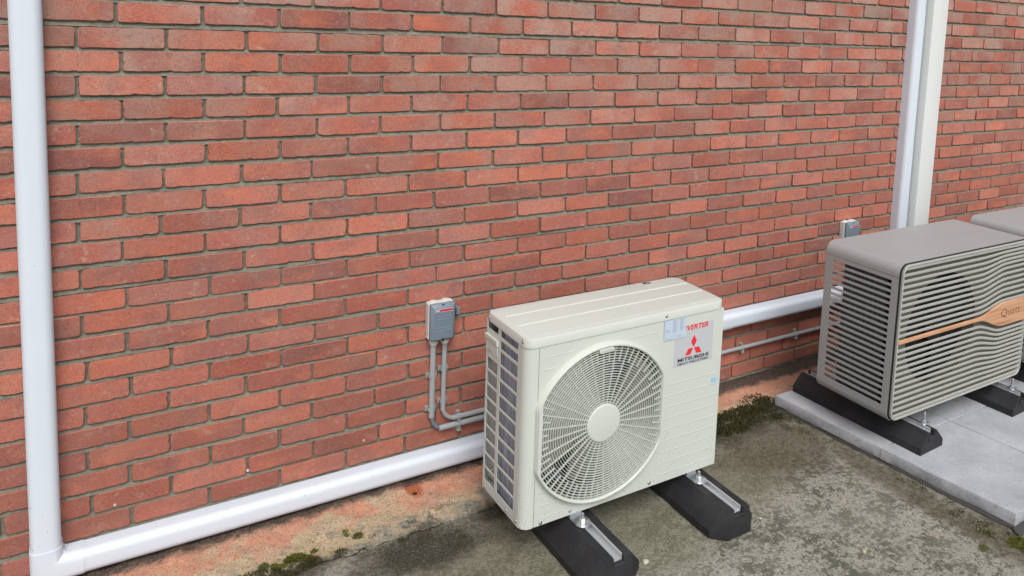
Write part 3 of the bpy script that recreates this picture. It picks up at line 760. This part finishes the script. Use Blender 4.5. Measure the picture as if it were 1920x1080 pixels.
m_ = MB(); m_.loft([[(x, AF+.012, z) for x, z in outer], [(x, AF, z) for x, z in outer], circ(.2655, CI2, AF), circ(.2655, CI2, AF+.03)])
front = obj('front_panel', m_, CREAM, ac, 30)
def groove(x0, x1, z):
    m_ = MB(); m_.add([(x0, AF-.0001, z-.0019), (x1, AF-.0001, z-.0019), (x0+.002, AF-.0011, z+.0012), (x1-.002, AF-.0011, z+.0012), (x0, AF-.0001, z+.0019), (x1, AF-.0001, z+.0019)], [(0,1,3,2), (2,3,5,4), (0,2,4), (1,5,3)]); obj('pressed_line', m_, CREAM, front, 0)
for k in range(9): groove(1.6905-.001*k, 1.930, -1.2255-.0415*k)
for x0, x1, z in ((1.197,1.319,-1.0205),(1.514,1.640,-1.0205),(1.197,1.250,-1.0625),(1.590,1.640,-1.0615),(1.203,1.233,-1.5215),(1.203,1.292,-1.5635)): groove(x0, x1, z)
for za, zb in ((-1.20, PZ1-.002), (PZ0+.03, -1.40)): m_ = MB(); m_.box(1.6665, 1.6680, AF-.0006, AF+.001, za, zb); obj('seam', m_, CREAM, front, 0)
m_ = MB(); m_.loft([circ(RO+.002, (CLIPO[0]-.002, CLIPO[1]+.002), AF+.001), circ(RO-.0015, (CLIPO[0]+.0015, CLIPO[1]-.0015), AF-.017), circ(RO-.004, (CLIPO[0]+.004, CLIPO[1]-.0035), AF-.0205), circ(RI+.004, (CLIPI[0]-.003, CLIPI[1]+.003), AF-.0205), circ(RI+.0005, CLIPI, AF-.0165), circ(RI, CLIPI, AF+.008)])
bez = obj('fan_bezel', m_, CREAMP, ac, 40)
m_ = MB(); tz = FC[1]+RI+.001
m_.loft([[(x, y, z) for x, z in rrect(1.392, 1.452, tz-.017, tz-.001, .0078, 4)] for y in (AF+.004, AF-.0190)], True, True)
m_.loft([[(x, AF-.0190, z) for x, z in rrect(1.392, 1.452, tz-.017, tz-.001, .0078, 4)], [(x, AF-.0204, z) for x, z in rrect(1.394, 1.450, tz-.015, tz-.003, .0058, 4)]], False, True)
obj('bezel_tab', m_, CREAMP, bez)
# guard: concentric rings and spokes
m_ = MB(); yg = AF-.0140
def inside(x): return CLIPI[0]-.001 < x < CLIPI[1]+.001
for k in range(22):
    R = .0712 + .00875*k; hw = .00085
    sg = 40 if k < 6 else 72 if k < 14 else 110
    pts = [(FC[0]+math.cos(2*PI*i/sg)*R, math.cos(2*PI*i/sg), math.sin(2*PI*i/sg)) for i in range(sg)]
    def ringv(i): 
        c_, s_ = math.cos(2*PI*i/sg), math.sin(2*PI*i/sg)
        return [(FC[0]+c_*(R+d), y, FC[1]+s_*(R+d)) for d, y in ((-hw, yg), (hw, yg), (hw, yg+.0055), (-hw, yg+.0055))]
    for i in range(sg):
        if inside(pts[i][0]) and inside(pts[(i+1) % sg][0]):
            a_, b_ = ringv(i), ringv(i+1)
            m_.add(a_+b_, [(0,1,5,4),(1,2,6,5),(2,3,7,6),(3,0,4,7)])
for k in range(64):
    a = 2*PI*(k+.5)/64; full = k % 2 == 0
    if not full and abs(math.cos(a)) > .998: pass
    r0, r1 = (.060 if full else .2112), rad(a, RI+.001, CLIPI)
    if r1 < r0+.01: continue
    c_, s_ = math.cos(a), math.sin(a); hw = .00085
    vs = []
    for r_ in (r0, r1):
        for t_, y in ((-hw, yg+.0004), (hw, yg+.0004), (hw, yg+.0085), (-hw, yg+.0085)):
            vs.append((FC[0]+c_*r_-s_*t_, y, FC[1]+s_*r_+c_*t_))
    m_.add(vs, [(0,1,5,4),(1,2,6,5),(2,3,7,6),(3,0,4,7)])
gd = obj('fan_guard', m_, CREAMP, ac, 0)
m_ = MB(); m_.lathe((FC[0], AF+.002, FC[1]), (0,-1,0), [(.0660,0),(.0660,.0165),(.0640,.0185),(.0600,.0192)], 48); obj('hub_cap', m_, CREAMP, gd, 40)
# fan behind the guard
fan = MB(); fan.lathe((FC[0], AF+.035, FC[1]), (0,1,0), [(.055,0),(.06,.01),(.06,.10)], 24)
fo = obj('fan', fan, FANM, ac)
for (a0, a1) in ((-112, 52), (92, 212)):
    m_ = MB(); n_ = 22; top_, bot_ = [], []
    for rr in (.05, .10, .15, .20, .243):
        sk = (rr-.05)*40
        rowf, rowb = [], []
        for k in range(n_+1):
            u = k/n_; a = math.radians(a0 + sk*.35 + (a1-a0)*u*(1 if rr > .1 else .97))
            y = AF + .020 + .070*(1-u)**1.5 - .008*math.sin(PI*u)
            rowf.append((FC[0]+rr*math.cos(a), y, FC[1]+rr*math.sin(a))); rowb.append((FC[0]+rr*math.cos(a), y+.004, FC[1]+rr*math.sin(a)))
        top_.append(rowf + rowb[::-1])
    m_.loft(top_, True, True); obj('fan_blade', m_, FANM, fo, 50)
m_ = MB(); ya, yb = AF+.012, AF+.11          # fan duct
m_.loft([circ(.2655, CI2, ya), [(FC[0]+.250*math.cos(a), ya+.03, FC[1]+.250*math.sin(a)) for a in ang], [(FC[0]+.250*math.cos(a), yb, FC[1]+.250*math.sin(a)) for a in ang]])
obj('fan_duct', m_, plain('fan_duct_resin', (.035,.035,.032), .6), ac, 40)
# left corner post, right side, base pan, coil
m_ = MB(); pr = []
R_ = .034
for k in range(9):
    a = PI + PI/2*k/8; pr.append((AX0+R_+R_*math.cos(a), AF+R_+R_*math.sin(a)))
pr = [(AX0, AF+.0365)] + pr + [(1.1778, AF), (1.1778, AF+.012), (AX0+.012, AF+.012), (AX0+.012, AF+.0365)]
m_.loft([[(x, y, AB) for x, y in pr], [(x, y, LB-.001) for x, y in pr]], True, True); obj('corner_post', m_, CREAM, ac, 40)
zc = [AB, -1.5575]
RC = [(-1.009, -.980), (-1.050, -1.021)] + [(-1.0595-.0503*k-.0425, -1.0595-.0503*k) for k in range(10)]
zb_ = sorted({AB, LB-.001} | {z for p in RC for z in p})
yb_ = [AF+.0372, -.607, -.482, -.464, -.373-.012, AR]
def solid(i, j):
    y = (yb_[i]+yb_[i+1])/2; z = (zb_[j]+zb_[j+1])/2
    inz = any(a < z < b for a, b in RC)
    if -.607 < y < -.482: return not inz
    if -.464 < y < -.385: return not (inz and not -1.085 < z < -1.030)
    return True
m_ = MB(); m_.gridplate(yb_, zb_, solid, lambda u, v: (AX0, u, v), lambda u, v: (AX0+.0025, u, v)); sg_ = obj('side_grille', m_, CREAM, ac, 20)
m_ = MB()
m_.loft([[(AX0-d, y, z) for y, z in ((-.468,-1.029),(-.376,-1.029),(-.376,-1.040-e),(-.468,-1.040-e))] for d, e in ((-.001,.010),(.0065,.007),(.0085,0))], True, True)
m_.box(AX0-.0035, AX0-.0004, -.466, -.378, -1.084, -1.050, .001)
obj('side_handle', m_, CREAM, sg_, 30)
m_ = MB(); m_.box(AX1-.0025, AX1, AF+.0125, AR, AB, LB-.001); obj('right_panel', m_, CREAM, ac, 0)
m_ = MB(); m_.box(AX0+.003, AX1-.003, AF+.013, AR+.002, AB+.002, AB+.012); obj('base_pan', m_, CREAM, ac, 0)
for bb in ((AX0+.014, AX0+.036, -.618, -.478, AB+.0125, LB-.004), (AX0+.060, AX1-.02, AR-.030, AR-.006, AB+.0125, LB-.004)): m_ = MB(); m_.box(*bb); obj('coil', m_, COIL, ac, 0)
m_ = MB(); m_.box(AX0+.012, AX0+.015, -.4655, AR-.004, AB+.045, -1.03); m_.box(AX0+.0030, AX0+.058, AR-.0035, AR-.0005, AB+.014, LB-.004); obj('tube_sheet', m_, TIN, ac, 0)
m_ = MB(); m_.box(AX0+.010, AX0+.034, -.4745, -.466, AB+.03, LB-.004)
obj('coil_end_plate', m_, TIN, ac, 0); m_ = MB()
m_.tube([(AX0+.010, -.452, AB+.04), (AX0+.010, -.452, -1.12)], .005, 10)
obj('refrigerant_pipe', m_, TIN, ac, 50)
for z in (-1.32, -1.50): m_ = MB(); m_.tube([(AX0+.012, -.438, z), (AX0+.006, -.432, z), (AX0+.006, -.432, z-.025), (AX0+.012, -.438, z-.025)], .0018, 6); obj('wire_loop', m_, ZINC, ac, 50)
m_ = MB(); m_.box(AX0+.04, AX0+.044, -.64, -.39, AB+.0125, LB-.004); obj('inner_baffle', m_, DARK, ac, 0)
def screw(c, ax, r=.0048):
    m = MB(); m.lathe(c, ax, [(r+.0022, -.001), (r+.0022, .0004), (r, .0006), (r, .0022), (r*.5, .0030)], 12, False, True); return obj('screw', m, ZINC, ac, 40)
for y, z in ((-.398,-.968), (-.643,-.965), (-.412,-1.076), (-.398,-1.579), (-.560,-1.576), (-.628,-1.574)): screw((AX0-(.0025 if z > LB else 0) - (.0035 if abs(z+1.076) < .01 else 0), y, z), (-1,0,0))
screw((1.676, AF-.0025, -.9675), (0,-1,0), .004); screw((1.316, AF, -1.575), (0,-1,0)); screw((1.205, AF, -1.580), (0,-1,0)); screw((1.640, AF, -1.574), (0,-1,0))
for x in (1.352, 1.852):
    m_ = MB(); pf = [(x_, y) for x_, y in rrect(x-.027, x+.027, -.722, -.34, .0255, 6)]
    m_.loft([[(x_, y, AB-.0265+h) for x_, y in pf] for h in (0, .003)], True, True); m_.box(x-.022, x+.022, AF+.02, AR-.02, AB-.0235, AB-.0005); obj('mounting_foot', m_, ZINC, ac, 20)
# badge sticker, emblem and lettering
st = plate('badge_sticker', [(1.720,-1.166),(1.896,-1.166),(1.896,-1.018),(1.720,-1.018)], AF-.0002, STK, ac, .0005)
YB = AF-.0007
text('INVERTER', 'lettering', RED, st, 1.7415, 1.8715, -1.0385, -1.0195, YB, .0004, .030, .22)
for d in ([(1.8075,-1.0595),(1.8205,-1.0825),(1.8075,-1.1050),(1.7945,-1.0825)], [(1.7835,-1.1070),(1.8062,-1.1070),(1.7935,-1.1300),(1.7700,-1.1300)], [(1.8090,-1.1070),(1.8325,-1.1070),(1.8455,-1.1300),(1.8220,-1.1300)]):
    plate('diamond', d, YB, RED, st, .0004)
text('MITSUBISHI', 'lettering', BLK, st, 1.7375, 1.8785, -1.1500, -1.1365, YB, .0004, .030)
text('HEAVY INDUSTRIES', 'lettering', BLK, st, 1.7375, 1.8785, -1.1625, -1.1535, YB, .0004, .025)
lb = plate('info_label', [(1.6700,-1.0585),(1.7675,-1.0570),(1.7655,-.9835),(1.6685,-.9845)], AF-.0022, LBL, ac, .0006)
m_ = MB(); r = random.Random(9)
def line(x0, x1, z, h=.0009): m_.add([(x0, AF-.0031, z), (x1, AF-.0031, z), (x1, AF-.0031, z+h), (x0, AF-.0031, z+h)], [(0,1,2,3)])
for k in range(15): line(1.706, 1.706+r.uniform(.010,.022), -.990-.0030*k); line(1.738, 1.738+r.uniform(.008,.021), -.988-.0030*k)
for k in range(4): line(1.676, 1.676+r.uniform(.012,.020), -1.019-.003*k)
line(1.674, 1.708, -1.0535, .0017); line(1.728, 1.746, -1.0500, .0014); line(1.700, 1.742, -1.0455, .0009)
tag(obj('fine_print', m_, INK, lb, 0), kind='stuff')
plate('small_sticker', [(1.9035,-1.2600),(1.9270,-1.2600),(1.9270,-1.2440),(1.9035,-1.2440)], AF-.0016, SKY, ac, .0004)
m_ = MB()
def ell(cx, cy, a, b, a2, b2, sx):
    o1 = [(cx+a*math.cos(t_), cy+b*math.sin(t_), AT+.0006) for t_ in [2*PI*k/28 for k in range(28)]]
    o2 = [(cx+sx+a2*math.cos(t_), cy+b2*math.sin(t_)-.002, AT+.0006) for t_ in [2*PI*k/28 for k in range(28)]]
    m_.loft([o1, o2])
ell(1.790, -.392, .0165, .0105, .0075, .0045, .0035)
m_.add([(1.803,-.398,AT+.0006),(1.815,-.392,AT+.0006),(1.806,-.387,AT+.0006)], [(0,1,2)])
obj('direction_mark', m_, BLK, lid, 0)
m_ = MB()
for k in range(5):
    for x0 in (1.676, 1.700, 1.724, 1.748):
        if r.random() < .85: 
            y = -.389 - .0085*k; L = r.uniform(.008, .019)
            m_.add([(x0, y, AT+.0005), (x0+L, y, AT+.0005), (x0+L, y+.0016, AT+.0005), (x0, y+.0016, AT+.0005)], [(0,1,2,3)])
tag(obj('fine_print', m_, plain('grey_print', (.36,.36,.34), .5), lid, 0), kind='stuff')

# ------------------------------------------------------------------ grey slatted outdoor units
QX0, QX1, QF, QR, QB, QT = 2.690, 3.652, -.872, -.487, -1.527, -.866
qu = thing('slatted_heat_pump_unit', 'grey slatted outdoor unit with wooden name band, in full view on the slabs', 'heat pump', ((QX0+QX1)/2, (QF+QR)/2, QB), 'grey slatted outdoor units')
RC_ = .042; SEAM = -.921
def uprof(g, r): 
    pts = [(QX0+g, SEAM)]
    for k in range(9):
        a = PI - PI/2*k/8; pts.append((QX0+g+r+r*math.cos(a), QT-g-r+r*math.sin(a)))
    for k in range(9):
        a = PI/2 - PI/2*k/8; pts.append((QX1-g-r+r*math.cos(a), QT-g-r+r*math.sin(a)))
    return pts + [(QX1-g, SEAM)]
o_, i_ = uprof(0, RC_), uprof(.003, RC_-.003)
prof = o_ + i_[::-1]
m_ = MB(); m_.loft([[(x, y, z) for x, z in prof] for y in (QF+.010, QR)], True, True); obj('top_cover', m_, GREY, qu, 30)
def lprof(g, r):
    pts = [(QX0+g, QB+r+g)]
    for k in range(1, 9):
        a = PI + PI/2*k/8; pts.append((QX0+g+r+r*math.cos(a), QB+g+r+r*math.sin(a)))
    for k in range(9):
        a = 1.5*PI + PI/2*k/8; pts.append((QX1-g-r+r*math.cos(a), QB+g+r+r*math.sin(a)))
    return pts
prof = lprof(0, .035) + lprof(.003, .032)[::-1]
m_ = MB(); m_.loft([[(x, y, z) for x, z in prof] for y in (QF+.010, QR)], True, True); obj('bottom_cover', m_, GREY, qu, 30)
zz = [QB+.0352]; 
SL = [(-1.4655+.02552*k, -1.4655+.02552*k+.0150) for k in range(21)]
for a_, b_ in SL: zz += [a_, b_]
zz += [SEAM-.002]
for xs_, nm in ((QX0, 'side_grille'), (QX1-.003, 'side_grille')):
    m_ = MB(); yy_ = [QF+.010, -.8295, -.527, QR]
    m_.gridplate(yy_, zz, lambda i, j: not (i == 1 and j % 2 == 1), lambda u, v: (xs_, u, v), lambda u, v: (xs_+.003, u, v)); obj(nm, m_, GREY, qu, 20)
for xa in (QX0+.030, QX1-.052): m_ = MB(); m_.box(xa, xa+.022, -.790, -.568, QB+.012, SEAM+.03); obj('coil', m_, COILD, qu, 0)
m_ = MB(); m_.box(QX0+.053, QX1-.053, -.792, -.575, QB+.004, QB+.02); m_.box(QX0+.20, QX1-.054, -.60, -.575, QB+.02, SEAM+.02); obj('inner_frame', m_, DARK, qu, 0)
# front frame: dark gasket and pale rounded lip
def fr(g, r, y): return [(x, y, z) for x, z in rrect(QX0+g, QX1-g, QB+g, QT-g, r, 8)]
m_ = MB(); m_.loft([fr(.0015, .041, QF+.012), fr(.0015, .041, QF+.002), fr(.007, .036, QF+.002), fr(.007, .036, QF+.012)]); obj('gasket', m_, DARK, qu, 40)
m_ = MB(); m_.loft([fr(.0045, .038, QF+.012), fr(.0045, .038, QF-.006), fr(.0065, .037, QF-.008), fr(.0105, .033, QF-.008), fr(.0125, .031, QF-.005), fr(.0125, .031, QF+.020)]); obj('front_frame', m_, SLAT, qu, 40)
# back panel with the fan opening
QC = (3.023, -1.192); QRr = .243; BYp = QF+.018
NB = 128; angb = [2*PI*k/NB for k in range(NB)]
bx0, bx1, bz0, bz1 = QX0+.013, QX1-.013, QB+.013, QT-.013
def ept(a):
    c_, s_ = math.cos(a), math.sin(a); t_ = 9
    if c_ > 1e-9: t_ = min(t_, (bx1-QC[0])/c_)
    if c_ < -1e-9: t_ = min(t_, (bx0-QC[0])/c_)
    if s_ > 1e-9: t_ = min(t_, (bz1-QC[1])/s_)
    if s_ < -1e-9: t_ = min(t_, (bz0-QC[1])/s_)
    return [QC[0]+c_*t_, QC[1]+s_*t_]
oo = [ept(a) for a in angb]
for cx, cz in ((bx0,bz0),(bx0,bz1),(bx1,bz0),(bx1,bz1)):
    k = min(range(NB), key=lambda k: math.hypot(oo[k][0]-cx, oo[k][1]-cz)); oo[k] = [cx, cz]
m_ = MB(); m_.loft([[(x, BYp, z) for x, z in oo], [(QC[0]+QRr*math.cos(a), BYp, QC[1]+QRr*math.sin(a)) for a in angb], [(QC[0]+QRr*math.cos(a), BYp+.05, QC[1]+QRr*math.sin(a)) for a in angb]])
obj('back_panel', m_, BACK, qu, 30)
m_ = MB(); m_.lathe((QC[0], BYp+.03, QC[1]), (0,1,0), [(.07,0),(.07,.05)], 24)
for b in range(3):
    top_ = []
    for rr in (.06, .12, .18, .235):
        f_, k_ = [], []
        for k in range(11):
            u = k/10; a = math.radians(120*b + 20 + 78*u); y = BYp + .022 + .055*u
            f_.append((QC[0]+rr*math.cos(a), y, QC[1]+rr*math.sin(a))); k_.append((QC[0]+rr*math.cos(a), y+.004, QC[1]+rr*math.sin(a)))
        top_.append(f_ + k_[::-1])
    m_.loft(top_, True, True)
obj('fan', m_, plain('black_fan', (.02,.02,.022), .5), qu, 50)
m_ = MB(); m_.lathe((QC[0], BYp+.052, QC[1]), (0,1,0), [(.26,0),(.26,.004)], 48); m_.box(QX0+.06, QX1-.06, BYp+.07, BYp+.074, QB+.03, QT-.03); obj('fan_chamber', m_, DARK, qu, 40)
# slats: straight on the left, rising or dipping round the wooden band on the right
def shape(i, upper):
    if upper: return .030*min(1, i/4.5) * (1 if i < 10 else 1.0)
    return -.047*max(0, 1 - (i-.0)/10.5)**1.15
XA, XB = QX0+.0128, QX1-.0128
xs_ = [XA] + [3.02 + .02*k for k in range(28) if 3.02+.02*k < XB-.01] + [XB]
def slat(z0, sh, parent, first=None):
    m = MB(); loops = []
    for x in xs_:
        dz = sh*smoothstep(3.255, 3.455, x)
        z = z0 + dz
        loops.append([(x, QF-.0042, z), (x, QF-.0056, z-.0018), (x, QF-.0052, z-.0104), (x, QF-.0040, z-.0115), (x, QF-.0006, z-.0113), (x, QF-.0006, z-.0004)])
    m.loft(loops, True, True); return obj('slat', m, SLAT, parent, 40)
for i in range(12):
    slat(-.8800-.02517*i, shape(i, True), qu)
    slat(-1.2195-.02530*i, shape(i, False), qu)
m_ = MB(); lo = []
for x in xs_:
    f_ = smoothstep(3.255, 3.455, x); zt, zb = -1.1815 + .0415*f_, -1.1985 - .0545*f_
    lo.append([(x, QF-.0045, zt), (x, QF-.0090, zt-.003), (x, QF-.0090, zb+.003), (x, QF-.0045, zb), (x, QF+.000, zb), (x, QF+.000, zt)])
m_.loft(lo, True, True); wb = obj('wooden_band', m_, WOOD, qu, 30)
text('Quatt', 'lettering', BURN, wb, 3.430, 3.588, -1.214, -1.172, QF-.0091, .0003, -.012)
q2 = copy_tree(qu); q2.location.x += 1.085; q2.location.y += .012; q2['label'] = 'grey slatted outdoor unit cut off by the right edge of the photo'
m_ = MB(); m_.lathe((2.985, -.60, QT), (0,0,1), [(.006,0),(.0045,.0012),(.001,.0016)], 7, False, True)
solo('dry_leaf', m_, plain('dry_leaf_tan', (.42,.33,.18), .7), (2.985, -.60, QT), 'tiny tan scrap lying on top of the nearer grey slatted unit', 'leaf')

# ------------------------------------------------------------------ moss, pebbles, scraps
def blades(mb, cx, cy, rx, ry, n, h, dome, r, lean=.5):
    for _ in range(n):
        a = r.uniform(0, 2*PI); q_ = math.sqrt(r.random()); x = cx + math.cos(a)*rx*q_; y = cy + math.sin(a)*ry*q_
        if y > -.055: continue
        z = gh(x, y) + dome*(1-q_*q_) - .002; hh = h*r.uniform(.5, 1.25); b = r.uniform(0, 2*PI); wd = hh*.30
        lx, ly = r.uniform(-lean, lean)*hh, r.uniform(-lean, lean)*hh
        dx, dy = math.cos(b)*wd, math.sin(b)*wd
        mb.add([(x-dx, y-dy, z), (x+dx, y+dy, z), (x+lx+dx*.6, y+ly+dy*.6, z+hh*.6), (x+lx*1.5, y+ly*1.5, z+hh)], [(0,1,2,3)])
def m_moss(name, a, b, c):
    t = NT(name, .9, .2); n = t.noise(30, 4)
    rr = t.ramp(t.island, [(0, a), (.55, b), (1, c)])
    return t.done(t.mix(t.rng(n, .4, .65, 0, .6), rr, tuple(x*.6 for x in b)))
r = random.Random(21)
dk = MB()
for _ in range(130):
    x = r.uniform(1.98, 2.66); y = -.255 - .06*r.random() + .06*(x-2.3) + r.gauss(0, .035)
    blades(dk, x, y, r.uniform(.025, .06), r.uniform(.015, .04), 110, .010, r.uniform(.002, .009), r)
for _ in range(20): blades(dk, r.uniform(2.56, 2.72), r.uniform(-.52, -.24), .03, .04, 60, .007, .003, r)
for _ in range(16): blades(dk, .52+r.gauss(0,.06), -.30+r.gauss(0,.022), r.uniform(.015,.035), r.uniform(.012,.022), 120, .007, .004, r)
for _ in range(12): blades(dk, .92+r.gauss(0,.10), -.36+r.gauss(0,.03), r.uniform(.015,.04), r.uniform(.012,.022), 70, .005, .002, r)
for _ in range(14): blades(dk, 2.70+r.uniform(-.05,.02)+.08*(0), r.uniform(-1.45,-.95), .02, .03, 60, .006, .002, r)
o = obj('dark_moss', dk, m_moss('dark_moss', (.026,.028,.011), (.052,.050,.018), (.100,.090,.036)), None, 0); tag(o, kind='stuff')
gr = MB()
for cx, cy, rx, ry, n, h, d in ((.535,-.268,.030,.013,1300,.010,.008), (.60,-.262,.012,.010,160,.006,.003), (.475,-.272,.012,.010,160,.006,.003), (.565,-.280,.03,.012,400,.006,.003), (.49,-.285,.03,.012,300,.006,.003), (2.655,-1.335,.05,.035,260,.005,.003), (2.70,-1.43,.045,.03,800,.006,.008), (2.565,-1.385,.026,.020,420,.004,.003), (2.64,-1.18,.035,.02,140,.004,.001), (2.69,-1.47,.03,.02,400,.006,.006), (.712,-.222,.010,.022,260,.005,.003)):
    blades(gr, cx, cy, rx, ry, n, h, d, r)
o = obj('green_moss', gr, m_moss('green_moss', (.065,.080,.014), (.12,.135,.024), (.20,.20,.045)), None, 0); tag(o, kind='stuff')
cush = m_moss('moss_cushion', (.055,.062,.014), (.10,.10,.025), (.16,.15,.05))
for (cx, cy, rx, lab) in ((.742,-.258,.017,'round olive moss cushion on the cream fillet, halfway along the trunking'), (.447,-.262,.017,'round olive moss cushion just left of the bright green tuft'), (.985,-.128,.008,'tiny dark moss cushion on the pink fillet near the cream unit')):
    m_ = MB(); blades(m_, cx, cy, rx, rx*.8, int(380*rx/.017), .0045, .010*rx/.017, r, .9)
    solo('moss_cushion', m_, cush, (cx, cy, gh(cx, cy)), lab, 'moss', 'moss cushions on the fillet', 0)
def pebble(cx, cy, s_, col, lab, name='pebble', cat='pebble', flat=.7, grp='stones and scraps on the roof'):
    m = MB(); rr = random.Random(int(cx*1000)); ring = []
    z0 = gh(cx, cy); n = 9
    for (k, h) in ((.75, -.15), (1.0, .25), (.8, .65), (.35, .95)):
        ring.append([(cx + s_*k*math.cos(2*PI*i/n)*rr.uniform(.75,1.2), cy + s_*k*math.sin(2*PI*i/n)*rr.uniform(.65,1.1), z0 + s_*flat*h*rr.uniform(.8,1.15)) for i in range(n)])
    m.loft(ring, True, True); solo(name, m, plain(name+'_stone', col, .8, var=.3, grain=200), (cx, cy, z0), lab, cat, grp, 50)
pebble(1.507, -.846, .0135, (.46,.44,.37), 'pale crumbly stone beside the left rubber support of the cream unit')
pebble(2.188, -1.180, .008, (.42,.33,.20), 'small tan stone on the roof below the paving slabs')
pebble(2.005, -.865, .006, (.48,.45,.40), 'tiny white chip on the screed beside the right rubber support')
pebble(2.355, -.955, .005, (.52,.44,.28), 'tiny yellowish chip midway between the right rubber support and the slabs')
pebble(2.488, -1.245, .008, (.42,.24,.14), 'reddish brown scrap on the roof near the moss by the slab corner', 'bark_scrap', 'scrap', .3)
# loose grit scattered over the screed
gt = MB(); r = random.Random(3)
for _ in range(2600):
    x, y = r.uniform(.2, 2.75), -r.random()**.8*1.7 - .06
    s_ = r.uniform(.0008, .0026); z = gh(x, y); a = r.uniform(0, PI)
    v = [(x+s_*math.cos(a+k*2*PI/3)*r.uniform(.7,1.3), y+s_*math.sin(a+k*2*PI/3), z-.0003) for k in range(3)] + [(x, y, z+s_*.9)]
    gt.add(v, [(0,1,3),(1,2,3),(2,0,3)])
tg = NT('grit', .9, .2); cg = tg.ramp(tg.island, [(0,(.03,.028,.022)),(.45,(.10,.09,.07)),(.75,(.30,.28,.23)),(1,(.55,.53,.47))])
o = obj('grit', gt, tg.done(cg), None, 0); tag(o, kind='stuff')
